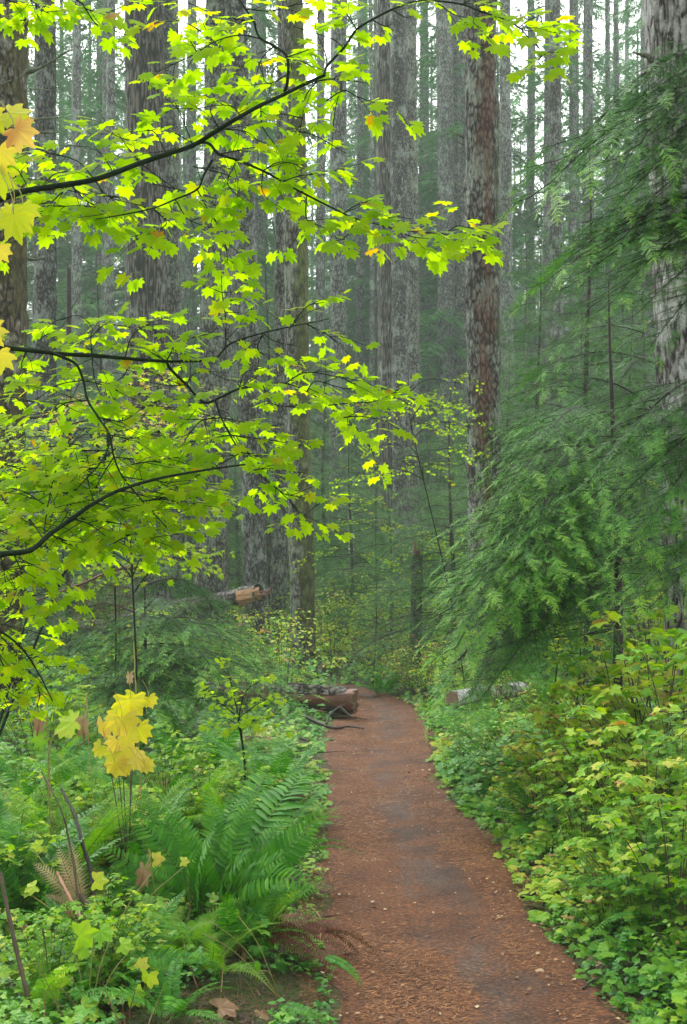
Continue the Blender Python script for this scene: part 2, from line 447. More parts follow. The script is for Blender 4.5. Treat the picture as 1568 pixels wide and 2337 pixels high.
def path_material():
    m, t = new_mat('needle_strewn_trail'); L = t.links.new
    tc = N(t, 'TexCoord')
    mp = N(t, 'Mapping'); mp.inputs['Scale'].default_value = (55, 120, 55); mp.inputs['Rotation'].default_value = (0, 0, .15)
    L(tc.outputs['Object'], mp.inputs[0])
    n1 = N(t, 'TexNoise', Scale=1.0, Detail=5.0, Roughness=.7); L(mp.outputs[0], n1.inputs['Vector'])
    n2 = N(t, 'TexNoise', Scale=1.5, Detail=6.0, Roughness=.65); mp2 = N(t, 'Mapping'); mp2.inputs['Scale'].default_value = (2.2, .9, 1)
    L(tc.outputs['Object'], mp2.inputs[0]); L(mp2.outputs[0], n2.inputs['Vector'])
    n3 = N(t, 'TexNoise', Scale=1.0, Detail=3.0); L(tc.outputs['Object'], n3.inputs['Vector'])
    needles = ramp(t, [(.34, (.012, .006, .003)), (.47, (.075, .026, .009)), (.58, (.185, .066, .020)), (.70, (.40, .165, .055))], n1.outputs[0])
    soil = ramp(t, [(.32, (.020, .014, .010)), (.55, (.085, .066, .056)), (.75, (.20, .165, .145))], n1.outputs[0])
    at = N(t, 'Attribute', attribute_name='tint')
    q = N(t, 'Math', operation='MULTIPLY_ADD'); q.inputs[1].default_value = .22
    L(at.outputs['Fac'], q.inputs[0]); L(n2.outputs[0], q.inputs[2])
    mr = N(t, 'MapRange'); mr.inputs['From Min'].default_value = .60; mr.inputs['From Max'].default_value = .78; mr.inputs['To Max'].default_value = .7
    L(q.outputs[0], mr.inputs[0])
    mx = N(t, 'Mix', data_type='RGBA'); L(mr.outputs[0], mx.inputs[0]); L(needles.outputs[0], mx.inputs[6]); L(soil.outputs[0], mx.inputs[7])
    damp = N(t, 'TexNoise', Scale=2.3, Detail=5.0, Roughness=.6); L(tc.outputs['Object'], damp.inputs['Vector'])
    dr = ramp(t, [(.36, (.55, .52, .5)), (.55, (1, 1, 1))], damp.outputs[0])
    mm = N(t, 'Mix', data_type='RGBA', blend_type='MULTIPLY'); mm.inputs[0].default_value = 1.0
    L(mx.outputs[2], mm.inputs[6]); L(dr.outputs[0], mm.inputs[7]); mx = mm
    bp = N(t, 'Bump', Strength=.9, Distance=.012); L(n1.outputs[0], bp.inputs['Height'])
    pb = N(t, 'BsdfPrincipled', Roughness=.75); pb.inputs['Specular IOR Level'].default_value = .3
    L(mx.outputs[2], pb.inputs['Base Color']); L(bp.outputs[0], pb.inputs['Normal'])
    out = N(t, 'OutputMaterial'); L(pb.outputs[0], out.inputs[0])
    return m

g = Geo()
fine = smooth_line(np.column_stack([PC, PW]), 40)
tang = nrm(np.gradient(fine[:, :2], axis=0)); side = np.stack([tang[:, 1], -tang[:, 0]], 1)
K = 33
u = np.linspace(-1, 1, K)
wob = lambda k: (fbm(np.stack([fine[:, 1] * 2.1, fine[:, 0] * 0, fine[:, 0] * 0], -1), k, 3) - .5) * .35
wl, wr = fine[:, 2] + .02 + wob(31), fine[:, 2] + .02 + wob(37)
off = np.where(u[None] < 0, u[None] * wl[:, None], u[None] * wr[:, None])
XY = fine[:, None, :2] + side[:, None, :] * off[..., None]
Zp = gz(XY[..., 0], XY[..., 1]) + .008 + .012 * (1 - np.abs(u[None]) ** 4) + .035 * (fbm(np.stack([XY[..., 0] * 3.5, XY[..., 1] * 2.2, XY[..., 0] * 0], -1), 71, 4) - .5) * (1 - np.abs(u[None]) ** 6)
Zp[:, 0] -= .05; Zp[:, -1] -= .05
V = np.concatenate([XY, Zp[..., None]], -1).reshape(-1, 3)
i = (np.arange(len(fine) - 1)[:, None] * K + np.arange(K - 1)[None]).reshape(-1)
g.add(V, np.stack([i, i + 1, i + K + 1, i + K], 1), np.tile(np.exp(-((u - .15) / .38) ** 2), len(fine)))
path = g.build('path', path_material())
tag(path, 'narrow trail covered with rust brown needles and worn grey patches', None, kind='structure')

# ------------------------------------------------------------------ leaf shapes (base at origin, tip along +Y, normal +Z)
def palmate(lobes, notch=.55, teeth=True, droop=.18, cup=.06, sh=.70):
    """lobes: (angle deg, length). Outline fan round the leaf base"""
    pts = []
    lobes = sorted(lobes, key=lambda q: -q[0])
    def pt(a, r): return (math.sin(R(a)) * r, math.cos(R(a)) * r)
    a0, l0 = lobes[0]
    pts.append(pt(a0 + 26, l0 * .38))
    for k, (a, l) in enumerate(lobes):
        nxt = lobes[k + 1] if k + 1 < len(lobes) else None
        gap_b = (lobes[k - 1][0] - a) if k else 44
        gap_a = (a - nxt[0]) if nxt else 44
        if teeth:
            pts.append(pt(a + gap_b * .30, l * sh)); pts.append(pt(a + gap_b * .21, l * (sh + .01))); pts.append(pt(a + gap_b * .13, l * (.5 + sh / 2 + .01)))
        pts.append(pt(a, l))
        if teeth:
            pts.append(pt(a - gap_a * .13, l * (.5 + sh / 2 + .01))); pts.append(pt(a - gap_a * .21, l * (sh + .01))); pts.append(pt(a - gap_a * .30, l * sh))
        if nxt: pts.append(pt((a + nxt[0]) / 2, min(l, nxt[1]) * notch))
    aN, lN = lobes[-1]
    pts.append(pt(aN - 26, lN * .38))
    p = np.array([(0, 0)] + pts)
    r = np.hypot(p[:, 0], p[:, 1])
    z = -droop * r ** 2
    # each lobe folds a little along its rib
    for a, l in lobes:
        pass
    z += cup * np.abs(np.sin(np.arctan2(p[:, 0], p[:, 1]) * 3.2)) * r
    V = np.column_stack([p, z])
    n = len(V)
    F = np.array([(0, i + 1, i) for i in range(1, n - 1)])
    tt = np.zeros(n)
    return V, F, tt

MAPLE = palmate([(0, 1.0), (36, .93), (-36, .93), (72, .80), (-72, .80), (112, .55), (-112, .55)], notch=.72, sh=.80)
def jitter(T, s_):
    V = T[0].copy(); r_ = np.random.default_rng(s_)
    V[1:, :2] *= 1 + r_.normal(0, .055, (len(V) - 1, 1)); V[:, 0] *= r_.uniform(.88, 1.1)
    V[:, 2] = V[:, 2] * r_.uniform(.4, 2.2) + .10 * r_.uniform(-1, 2) * np.abs(V[:, 0])
    tt = r_.normal(0, .05, len(V)); tt[0] += .10
    return V, T[1], tt
MAPLES = [jitter(MAPLE, k) for k in range(5)]
BIGLEAF = palmate([(0, 1.0), (34, .92), (-34, .92), (68, .84), (-68, .84), (106, .70), (-106, .70)], notch=.80, sh=.84, droop=.45, cup=.10)
BIGLEAF = (BIGLEAF[0], BIGLEAF[1], .38 * (np.hypot(BIGLEAF[0][:, 0], BIGLEAF[0][:, 1]) > .86) + np.random.default_rng(4).normal(0, .12, len(BIGLEAF[0])))
MAPLE_LO = palmate([(0, 1.0), (42, .9), (-42, .9), (88, .66), (-88, .66)], notch=.6, teeth=False)
THIMBLE = palmate([(0, 1.0), (48, .86), (-48, .86), (104, .72), (-104, .72)], notch=.80, droop=.22, sh=.84)
THIMBLE_LO = palmate([(0, 1.0), (26, .80), (-26, .80), (55, .84), (-55, .84), (85, .62), (-85, .62), (115, .62), (-115, .62)], notch=.97, teeth=False)
def ribbon_leaf(w=.35, n=5, droop=.3, fold=.12, tip=.0):
    y = np.linspace(0, 1, n); wd = w * np.sin(np.clip(y * .93 + .07, 0, 1) * math.pi) ** .75
    wd[-1] = 0
    V = []; 
    for yy, ww in zip(y, wd):
        z = -droop * yy ** 2
        V += [(-ww, yy, z + fold * ww), (0, yy, z), (ww, yy, z + fold * ww)]
    F = []
    for k in range(n - 1):
        a = 3 * k
        F += [(a, a + 1, a + 4), (a, a + 4, a + 3), (a + 1, a + 2, a + 5), (a + 1, a + 5, a + 4)]
    return np.array(V, float), np.array(F)
OVAL = ribbon_leaf(.36, 5, .25)
OVAL_LO = (A([0, 0, 0], [-.36, .5, 0], [0, .5, -.06], [.36, .5, 0], [0, 1, -.2]), np.array([(0, 2, 1), (0, 3, 2), (1, 2, 4), (2, 3, 4)]))
PINNA = ribbon_leaf(.13, 4, .22, .3)
NEEDLE = (A([-.5, 0, 0], [.5, 0, 0], [0, 1, 0]), np.array([(0, 1, 2)]))

def rand_dirs(n, spread=1.0, zlo=-1, zhi=1):
    a = rng.uniform(0, 2 * math.pi, n); z = rng.uniform(zlo, zhi, n)
    c = np.sqrt(np.maximum(0, 1 - z * z))
    return np.stack([c * np.cos(a), c * np.sin(a), z], 1) * spread

# ------------------------------------------------------------------ conifer boughs, three levels of detail
def make_twiglet(n=12, nl=.2, nw=.045):
    """unit-long twig with two ranks of needles"""
    y = (np.arange(n) + .5) / n
    D = []; Pn = []
    S = []
    for s in (-1, 1):
        for yy in y:
            a = R(62 - 22 * yy); D.append((s * math.sin(a), math.cos(a), rng.uniform(-.25, .25))); Pn.append((0, yy, 0)); S.append(nl * (1 - .35 * yy))
    D.append((0, 1, 0)); Pn.append((0, .95, 0)); S.append(nl * .7)
    g = Geo(); S = np.array(S)
    g.inst(NEEDLE, np.array(Pn), frames(np.array(D), A(0, 0, 1)), np.stack([np.full(len(S), nw), S, S], 1))
    g.add(A([-.014, 0, 0], [.014, 0, 0], [0, 1, 0]), [(0, 1, 2)], .2)
    return g.get()

TW_HI = make_twiglet(8, .24, .06)
TW_MID = (A([0, 0, 0], [-.085, .35, .01], [.085, .35, -.01], [0, 1, 0]), np.array([(0, 2, 1), (1, 2, 3)]))

def make_spray(lod, L=.36, npair=12):
    """flat feathery spray, length L along +Y"""
    g = Geo(); TW = TW_HI if lod == 0 else TW_MID
    Pn = []; D = []; S = []
    for k in range(npair):
        t = min(.97, (k + rng.uniform(.2, 1)) / (npair + .4))
        l = L * .34 * (math.sin(min(1, t * 1.6 + .25) * math.pi / 2)) * (1 - t) ** .55 * rng.uniform(.8, 1.15)
        for s in (-1, 1):
            l = l * rng.uniform(.7, 1.2)
            a = R(rng.uniform(32, 68)); D.append((s * math.sin(a), math.cos(a), rng.uniform(-.35, .1))); Pn.append((0, t * L, -.25 * L * t * t)); S.append(max(l, .03))
    D.append((0, 1, -.4)); Pn.append((0, L * .88, -.2 * L)); S.append(L * .2)
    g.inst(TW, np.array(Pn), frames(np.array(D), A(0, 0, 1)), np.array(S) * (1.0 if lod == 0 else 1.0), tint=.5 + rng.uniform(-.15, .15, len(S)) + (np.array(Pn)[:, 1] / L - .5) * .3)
    y = np.linspace(0, 1, 5)
    if lod == 0:
        g.tube(np.stack([y * 0, y * L, -.25 * L * y * y], 1), .0016 * (1 - .7 * y), 3, 0.0, cap=False)
    return g.get()

SPRAYS = {0: [make_spray(0, .20, 13) for _ in range(4)], 1: [make_spray(1, .22, 6) for _ in range(4)]}

def make_bough(L, lod, seed, droop=.17, dens=1.0, name='bough', mats=None):
    """leafy hemlock bough from the origin along +Y, drooping at the tip"""
    g = Geo(); wood = Geo()
    n = max(7, int(L / .065 * dens))
    ts = np.linspace(.10, .99, n)
    ax = lambda t: np.stack([.05 * L * np.sin(t * 4 + seed), t * L, L * (.10 * np.sin(t * math.pi) - droop * t ** 2.2)], -1)
    Pn = ax(ts)
    wood.tube(ax(np.linspace(0, 1, 12)), .0018 + .0055 * L * (1 - np.linspace(0, 1, 12)), 5, .5, cap=False)
    for k, t in enumerate(ts):
        sgn = 1 if k % 2 else -1
        sl = L * .42 * min(1, .35 + t * 1.5) * (1 - t) ** .5 * rng.uniform(.75, 1.1) + .12
        a = R(rng.uniform(42, 62)) * sgn
        dv = nrm(A(math.sin(a), math.cos(a), rng.uniform(-.32, .02)))
        m = max(1, int(round(sl / .07)))
        for j in range(m):
            q = j / m
            p0 = Pn[k] + dv * sl * q + A(0, 0, -.16 * sl * q * q)
            if j < m - 1:
                for ss in (-1, 1):
                    if rng.uniform() < .1: continue
                    a2 = a + ss * R(rng.uniform(35, 55))
                    d2 = nrm(A(math.sin(a2), math.cos(a2), rng.uniform(-.42, .05)))
                    sc = min(1.1, max(.35, sl * (1 - q) * .45 / .2)) * rng.uniform(.8, 1.1)
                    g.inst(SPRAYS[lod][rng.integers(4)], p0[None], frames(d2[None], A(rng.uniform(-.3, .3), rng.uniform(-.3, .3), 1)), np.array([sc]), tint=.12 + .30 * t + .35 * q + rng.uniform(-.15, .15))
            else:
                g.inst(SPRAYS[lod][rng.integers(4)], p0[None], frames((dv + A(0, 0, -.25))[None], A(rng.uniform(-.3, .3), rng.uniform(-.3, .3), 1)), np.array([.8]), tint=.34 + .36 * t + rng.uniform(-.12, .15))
        if m > 1:
            wood.tube(np.array([Pn[k], Pn[k] + dv * sl * .5 + A(0, 0, -.02), Pn[k] + dv * sl + A(0, 0, -.10 * sl)]), [.0022, .0016, .001], 3, .5, cap=False)
    T = SPRAYS[lod][rng.integers(4)]
    e = ax(np.array([.93, 1.0]))
    g.inst(T, e[:1], frames((e[1] - e[0])[None], A(0, 0, 1)), np.array([.8]), tint=.62)
    nf = len(g.v)
    out = Geo(); out.v = g.v + [v for v in wood.v]; out.f = list(g.f); out.t = g.t + wood.t; out.m = list(g.m)
    for f, m_ in zip(wood.f, wood.m):
        out.f.append(f + g.n); out.m.append(np.full(len(m_), 1))
    out.n = g.n + wood.n
    return out.data(name, mats or [M['hemlock'], M['hemwood']])

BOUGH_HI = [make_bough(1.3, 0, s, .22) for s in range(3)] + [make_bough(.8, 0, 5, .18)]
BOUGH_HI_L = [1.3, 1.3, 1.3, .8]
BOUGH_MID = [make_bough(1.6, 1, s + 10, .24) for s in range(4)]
BOUGH_DEAD = make_bough(1.3, 1, 33, .35, .8, mats=[M['hemdead'], M['hemwood']])

def put_bough(parent, root, tip, hi=True, k=None, name='bough', me=None, L=None):
    """a shared bough mesh laid from root to tip (world points)"""
    if me is None:
        if hi:
            k = int(rng.integers(4)) if k is None else k
            me, L = BOUGH_HI[k], BOUGH_HI_L[k]
        else:
            k = int(rng.integers(4)) if k is None else k
            me, L = BOUGH_MID[k], 1.6
    d = tip - root; ln = np.linalg.norm(d)
    o = place(name, me, parent)
    f = frames((d + A(0, 0, .14 * ln))[None], A(rng.uniform(-.25, .25), rng.uniform(-.35, .1), 1))[0]
    from mathutils import Matrix
    sc = ln / L
    m = Matrix([[*(f[r] * sc), float(root[r] - parent.location[r])] for r in range(3)] + [[0, 0, 0, 1]])
    o.matrix_local = m
    return o

# ------------------------------------------------------------------ trunks
def trunk_geo(base, dirv, H, r0, r1, k=48, n=120, seed=0, rough=.05, flare=.35, zpow=1.0, wig=.0, tint=.5):
    t = np.linspace(0, 1, n) ** zpow
    z = t * H
    ax = base[None] + dirv[None] * z[:, None] / dirv[2]
    ax = ax + wig * np.stack([fbm(np.stack([z * .12, z * 0, z * 0], -1), seed + 3, 2) - .5, fbm(np.stack([z * .12, z * 0 + 9, z * 0], -1), seed + 4, 2) - .5, z * 0], -1) * sst(z / 3)[:, None]
    r = r0 + (r1 - r0) * t
    r = r * (1 + flare * np.exp(-z / (r0 * 1.6)))
    a = np.arange(k) / k * 2 * math.pi
    c, s = np.cos(a), np.sin(a)
    ZZ = np.repeat(z[:, None], k, 1)
    p = np.stack([np.repeat((c * r0)[None], n, 0) * 11, np.repeat((s * r0)[None], n, 0) * 11, ZZ * 2.2], -1)
    f1 = np.abs(fbm(p, seed, 3) - .5) * 2
    p2 = p * np.array([.25, .25, .35])
    f2 = fbm(p2, seed + 8, 3) - .5
    fl = np.exp(-ZZ / (r0 * 1.5)) * .25 * np.cos(a * 5 + seed)[None]
    rr = r[:, None] * (1 + f2 * .20 + fl) + (f1 - .3) * rough * 1.5 * np.minimum(1, r[:, None] / .2)
    V = np.stack([ax[:, None, 0] + rr * c[None], ax[:, None, 1] + rr * s[None], ax[:, None, 2] + 0 * rr], -1)
    i = np.arange(n - 1)[:, None] * k; j = np.arange(k)[None]; j2 = (j + 1) % k
    F = np.stack([i + j, i + j2, i + k + j2, i + k + j], -1).reshape(-1, 4)
    g = Geo().add(V.reshape(-1, 3), F, tint)
    g.add(np.vstack([V[-1], ax[-1][None]]), np.stack([np.full(k, k), np.arange(k), (np.arange(k) + 1) % k], 1))
    return g, ax, r

def dead_branch(g, p0, dirv, L, r, seed, side=True, curve=.25):
    t = np.linspace(0, 1, 9)
    d = nrm(dirv)
    w = rng.uniform(-.12, .12, 3)
    pts = p0[None] + d[None] * (t * L)[:, None] + A(0, 0, 1)[None] * (curve * L * (t ** 2 - t * .4))[:, None] + w[None] * (np.sin(t * 5)[:, None]) * L * .25
    rad = r * (1 - .75 * t) * (1 + .25 * rng.uniform(-1, 1, 9))
    g.tube(pts, np.maximum(rad, .002), 6)
    if side:
        for q in (.35, .55, .75):
            i = int(q * 8)
            s = nrm(d + rand_dirs(1)[0] * .8) * L * rng.uniform(.15, .35)
            g.tube(np.array([pts[i], pts[i] + s * .5 + A(0, 0, .02), pts[i] + s]), [r * .3, r * .2, r * .08 + .001], 4, cap=False)

def conifer_crown(zlo, zhi, n, Lmax, seed, mat, up=0.0, lod=2, thin=1.0, Lmin=.5):
    """boughs all round a stem standing at the origin (one crown mesh)"""
    g = Geo(); w = Geo()
    zz = zlo + (zhi - zlo) * (np.arange(n) + rng.uniform(0, 1, n)) / n
    for k, z in enumerate(zz):
        t = (z - zlo) / (zhi - zlo)
        L = (Lmin + (Lmax - Lmin) * (1 - t) ** .8) * rng.uniform(.6, 1.1)
        a = rng.uniform(0, 2 * math.pi)
        d = A(math.cos(a), math.sin(a), 0); sd = A(-math.sin(a), math.cos(a), 0)
        m = max(5, int(L * 5.5 * thin))
        ts = np.linspace(.18, 1, m)
        ax = lambda tt: d[None] * (tt * L)[:, None] + A(0, 0, 1)[None] * (L * (up * tt + .08 * np.sin(tt * 3) - .22 * tt ** 2))[:, None] + A(0, 0, z)[None]
        pp = ax(ts)
        w.tube(ax(np.linspace(0, 1, 5)), .028 * L / 3 * (1 - np.linspace(0, .9, 5)) + .004, 3, cap=False)
        # blades
        rep = 4
        ii = np.repeat(np.arange(m), rep * 2)
        sg = np.tile([1, -1], m * rep)
        l = L * .30 * (1 - ts[ii]) ** .5 * rng.uniform(.5, 1.2, len(ii)) + .12
        ang = rng.uniform(R(30), R(75), len(ii))
        D = d[None] * np.cos(ang)[:, None] + sd[None] * (sg * np.sin(ang))[:, None] + A(0, 0, 1)[None] * rng.uniform(-.75, -.05, len(ii))[:, None]
        off = D * (l * rng.uniform(0, .7, len(ii)))[:, None]
        base = pp[ii] + off
        U = rand_dirs(len(ii)) * .5 + A(0, 0, 1)
        wdt = l * .55
        g.inst(SPRAY_FAR, base, frames(D, U), np.stack([wdt, l, l], 1), tint=np.clip(.5 + .3 * (ts[ii] - .5) + rng.uniform(-.2, .2, len(ii)), 0, 1))
    out = Geo(); out.v = g.v + w.v; out.t = g.t + w.t; out.f = list(g.f); out.m = list(g.m)
    for f, m_ in zip(w.f, w.m): out.f.append(f + g.n); out.m.append(np.full(len(m_), 1))
    out.n = g.n + w.n
    return out

def far_spray():
    # a narrow feather of seven thin blades
    g = Geo()
    Pn = []; D = []; S = []
    for k in range(5):
        t = k / 5
        for s in (-1, 1):
            a = R(50); D.append((s * math.sin(a), math.cos(a), rng.uniform(-.2, .2))); Pn.append((0, t, 0)); S.append(.45 * (1 - t) ** .6)
    D.append((0, 1, 0)); Pn.append((0, 0, 0)); S.append(1.0)
    S = np.array(S)
    bl = (A([-.09, .2, 0], [.09, .2, 0], [0, 1, 0]), np.array([(0, 1, 2)]))
    g.inst(bl, np.array(Pn), frames(np.array(D), A(0, 0, 1)), S)
    return g.get()
SPRAY_FAR = far_spray()

CROWN_TOP = [conifer_crown(17, 33, 70, 3.6, s, None).data('crown', [M['fir'], M['hemwood']]) for s in range(2)]

def big_tree(x0, y0, xb, yb, wpx, d, mat, label, rough=.035, k=56, n=150, seed=0, stubs=(), Htot=27, group=None, crown=None, name='conifer_tree', zfrom=None, wig=.15, flare=.35, taper=.62):
    """a trunk whose axis passes photo pixels (x0,y0) and (xb,yb), wpx wide about half way"""
    a, b = P(x0, y0, d), P(xb, yb, d)
    dv = nrm(a - b)
    gx = b + dv * ((-.2 - b[2]) / dv[2])
    z0 = gzp(gx[0], gx[1]) - .15
    base = b + dv * ((z0 - b[2]) / dv[2])
    rm = wpx / 2 / FPX * d
    zm = (a[2] + b[2]) / 2
    r0 = rm / (1 - (1 - taper) * zm / Htot); r1 = r0 * taper
    t = thing(name, base, label, 'tree', group)
    g, ax, r = trunk_geo(base, dv, Htot, r0, r1, k, n, seed, rough, flare, 1.15, wig)
    g.build('trunk', mat, t)
    for (px, py, ex, ey, rad) in stubs:
        # a dead branch from trunk pixel to pixel
        q0, q1 = P(px, py, d), P(ex, ey, d + rng.uniform(-.4, .2))
        q0[1] += 0
        gb = Geo(); dead_branch(gb, q0, q1 - q0, np.linalg.norm(q1 - q0), rad, 0, side=np.linalg.norm(q1 - q0) > .5, curve=.1)
        gb.build('dead_branch', M['deadbranch'], t)
    if crown is None: crown = seed % 3 == 0 and d < 30
    if crown:
        c = place('crown', CROWN_TOP[seed % 2], t, (dv[0] * 4, dv[1] * 4, 0)); c.rotation_euler = (0, 0, rng.uniform(0, 6))
    return t, base, dv, r0

#EOF_PART1
# ------------------------------------------------------------------ the big trunks
big_tree(2, 0, -18, 1300, 138, 12, M['barkC'], 'massive mossy brown trunk cut by the left edge, with mossy broken branch stubs', seed=1, rough=.05, k=72, n=200, flare=.2,
         stubs=[(62, 165, 158, 124, .022), (60, 160, 5, 200, .02), (70, 205, 120, 206, .016), (72, 275, 148, 268, .018), (75, 305, 138, 303, .02), (60, 760, 150, 748, .024), (66, 590, 110, 592, .018), (50, 1330, 150, 1290, .03), (60, 955, 108, 945, .02)])
big_tree(99, 0, 104, 1300, 50, 24, M['barkD'], 'dark lichen-spotted trunk just right of the massive mossy one at the left edge', seed=2)
big_tree(331, 0, 343, 1330, 92, 25, M['barkA'], 'thickest trunk, reddish brown with long even bark furrows', seed=3, rough=.05, k=80, n=260, flare=.15, taper=.8)
big_tree(383, 0, 396, 1330, 46, 27, M['barkB'], 'pale lichened trunk pressed behind the right flank of the thickest furrowed trunk', seed=4, taper=.8)
big_tree(509, 0, 483, 1480, 72, 24, M['barkB'], 'broad lichen-blotched trunk crossed by the broken-off log', seed=5, rough=.05, k=72, n=220, flare=.15, taper=.78)
big_tree(540, 0, 590, 1500, 52, 22.5, M['barkD'], 'dark leaning trunk with red-brown base behind the broken log end', seed=6, k=64, flare=.15, taper=.78)
big_tree(648, 0, 634, 1500, 36, 25, M['barkB'], 'slim grey trunk squeezed between the dark leaning trunk and the moss-flanked trunk', seed=7, taper=.85)
big_tree(667, 0, 694, 1560, 55, 19.5, M['barkG'], 'moss-flanked trunk standing right behind the fallen log', seed=8, k=64, n=220, taper=.85,
         stubs=[(640, 170, 615, 150, .02), (690, 180, 735, 150, .012), (690, 350, 712, 338, .02)])
big_tree(776, 0, 772, 1300, 36, 37, M['barkH'], 'hazy grey trunk between the moss-flanked trunk and the three clustered trunks', seed=9)
big_tree(879, 0, 886, 1440, 42, 34, M['barkA'], 'furrowed left trunk of the cluster of three', seed=10, taper=.8)
big_tree(909, 0, 915, 1470, 40, 33, M['barkD'], 'middle trunk of the cluster of three, reaching down to the bend of the trail', seed=11, taper=.8, flare=.2)
big_tree(936, 0, 944, 1400, 30, 36, M['barkB'], 'narrow right trunk of the cluster of three', seed=12, taper=.8)
big_tree(1012, 0, 1022, 1350, 38, 46, M['barkH'], 'pale misty trunk between the cluster of three and the red-streaked trunk', seed=13, taper=.9)
big_tree(1034, 0, 1044, 1350, 26, 48, M['barkH'], 'misty trunk half hidden behind the pale misty one', seed=14, taper=.9)
big_tree(1098, 0, 1104, 1350, 77, 15, M['barkE'], 'grey lichened trunk with a rust-red streak down its bark, right of the trail', seed=15, rough=.045, k=80, n=240, taper=.9,
         stubs=[(1060, 315, 1026, 300, .016), (1060, 330, 1034, 318, .012), (1062, 428, 1022, 408, .014), (1142, 100, 1152, 92, .02), (1062, 572, 1044, 568, .016), (1142, 580, 1160, 572, .01), (1062, 688, 1048, 686, .02), (1145, 505, 1158, 500, .016), (1062, 975, 1018, 955, .02), (1143, 280, 1155, 282, .014)])
big_tree(1152, 0, 1166, 1300, 28, 40, M['barkH'], 'misty trunk just right of the red-streaked trunk', seed=16)
big_tree(1267, 0, 1270, 1200, 28, 33, M['barkD'], 'slim dark trunk rising above the young hemlocks on the right', seed=17, taper=.85)
big_tree(1306, 0, 1310, 1200, 20, 45, M['barkH'], 'first thin misty trunk right of the slim dark trunk', seed=18)
big_tree(1346, 0, 1349, 1200, 20, 47, M['barkH'], 'second thin misty trunk right of the slim dark trunk', seed=19)
big_tree(1386, 0, 1390, 1200, 13, 52, M['barkH'], 'thin faint trunk left of the narrowest pole in the bright mist', seed=20)
big_tree(1407, 0, 1412, 1200, 11, 50, M['barkH'], 'narrowest pole-like trunk in the bright mist on the right', seed=21)
big_tree(1549, 0, 1608, 1600, 150, 9.0, M['barkF'], 'pale grey craggy trunk at the right edge partly behind hemlock boughs', seed=22, rough=.045, k=96, n=260, flare=.1, taper=.92,
         stubs=[(1484, 128, 1442, 121, .022), (1490, 142, 1470, 130, .012), (1480, 165, 1476, 170, .02), (1490, 737, 1474, 737, .022), (1520, 1040, 1512, 1036, .02)])
big_tree(176, 0, 178, 1200, 22, 42, M['barkH'], 'leftmost misty trunk, between the dark lichen-spotted trunk and the thickest trunk', seed=23)
big_tree(254, 0, 246, 1200, 22, 38, M['barkH'], 'misty trunk close left of the thickest furrowed trunk', seed=24)
big_tree(228, 0, 226, 1200, 16, 50, M['barkH'], 'faint thin trunk between the two misty trunks on the left', seed=25)
big_tree(435, 0, 432, 1200, 24, 48, M['barkH'], 'misty trunk between the pale lichened trunk and the broad blotched trunk', seed=26)
big_tree(585, 0, 583, 1200, 14, 50, M['barkH'], 'thin misty trunk left of the slim grey trunk', seed=27)
big_tree(732, 0, 728, 1250, 20, 46, M['barkH'], 'misty trunk just right of the moss-flanked trunk', seed=28)
big_tree(1210, 0, 1214, 1200, 20, 52, M['barkH'], 'faint trunk midway between the red-streaked trunk and the slim dark trunk', seed=29)
big_tree(848, 0, 850, 1200, 10, 44, M['barkH'], 'pole-thin trunk just left of the cluster of three', seed=30)

# ------------------------------------------------------------------ misty trees filling the background, and unseen ones added round the camera for shade
PROTO = []
for s in range(4):
    H = 36 + 2 * s
    g, ax, r = trunk_geo(A(0, 0, 0), A(0, 0, 1), H, .30 + .04 * s, .06, 20, 50, 50 + s, .03, .2)
    tr_me = g.data('trunk', M['barkH'])
    cr_me = conifer_crown(6 + 2.2 * s, H, 80, 4.2, s, None, thin=.75).data('crown', [M['fir'], M['hemwood']])
    gd = Geo()
    for q in range(60):
        a = rng.uniform(0, 6.28); z = rng.uniform(2, 19)
        dead_branch(gd, A(math.cos(a) * .25, math.sin(a) * .25, z), A(math.cos(a), math.sin(a), rng.uniform(-.35, .1)), rng.uniform(1.0, 3.0), .022, 0, curve=.2)
    db_me = gd.data('dead_branches', M['deadbranch'])
    PROTO.append((tr_me, cr_me, db_me))

far_spots = []
tries = 0
while len(far_spots) < 155 and tries < 5000:
    tries += 1
    d = 40 + 95 * rng.uniform() ** .9
    x = rng.uniform(-.40, .40) * d
    px = CX + x / d * FPX
    if 850 < px < 930 and d < 50: continue
    if 1400 < px < 1470 and d < 60: continue
    if all(math.hypot(x - q[0], d - q[1]) > 2.6 for q in far_spots): far_spots.append((x, d))
for px, d in [(868, 62), (900, 74), (925, 58), (945, 70), (968, 56), (985, 82), (1000, 64), (1045, 60), (1075, 75), (1405, 66), (1432, 78), (1455, 64), (1478, 74), (1500, 60), (760, 62), (820, 70), (600, 60), (420, 66), (140, 62), (205, 58)]:
    far_spots.append(((px - CX) / FPX * d, d))
ring = []  # unseen conifers beside and behind the camera, added to block low sky light
while len(ring) < 46:
    a = rng.uniform(0, 2 * math.pi); rr = rng.uniform(9, 48); x, y = rr * math.cos(a), rr * math.sin(a)
    if y > 0 and abs(x) < .42 * y + 3.5: continue
    if y > -60 and all(math.hypot(x - q[0], y - q[1]) > 4.2 for q in ring): ring.append((x, y))
for k, (x, d) in enumerate(far_spots + ring):
    t = thing('conifer_tree', (x, d, gzp(x, d) - .2), 'tall conifer fading into the mist behind all the near trunks, or added unseen round the camera for shade', 'tree', 'misty conifers far behind')
    for nm, me in zip(('trunk', 'crown', 'dead_branches'), PROTO[k % 4]):
        o = place(nm, me, t)
        if nm == 'dead_branches': o['kind'] = 'stuff'
    t.rotation_euler = (0, 0, rng.uniform(0, 6.28)); sc = rng.uniform(.75, 1.1); t.scale = (sc, sc, sc)

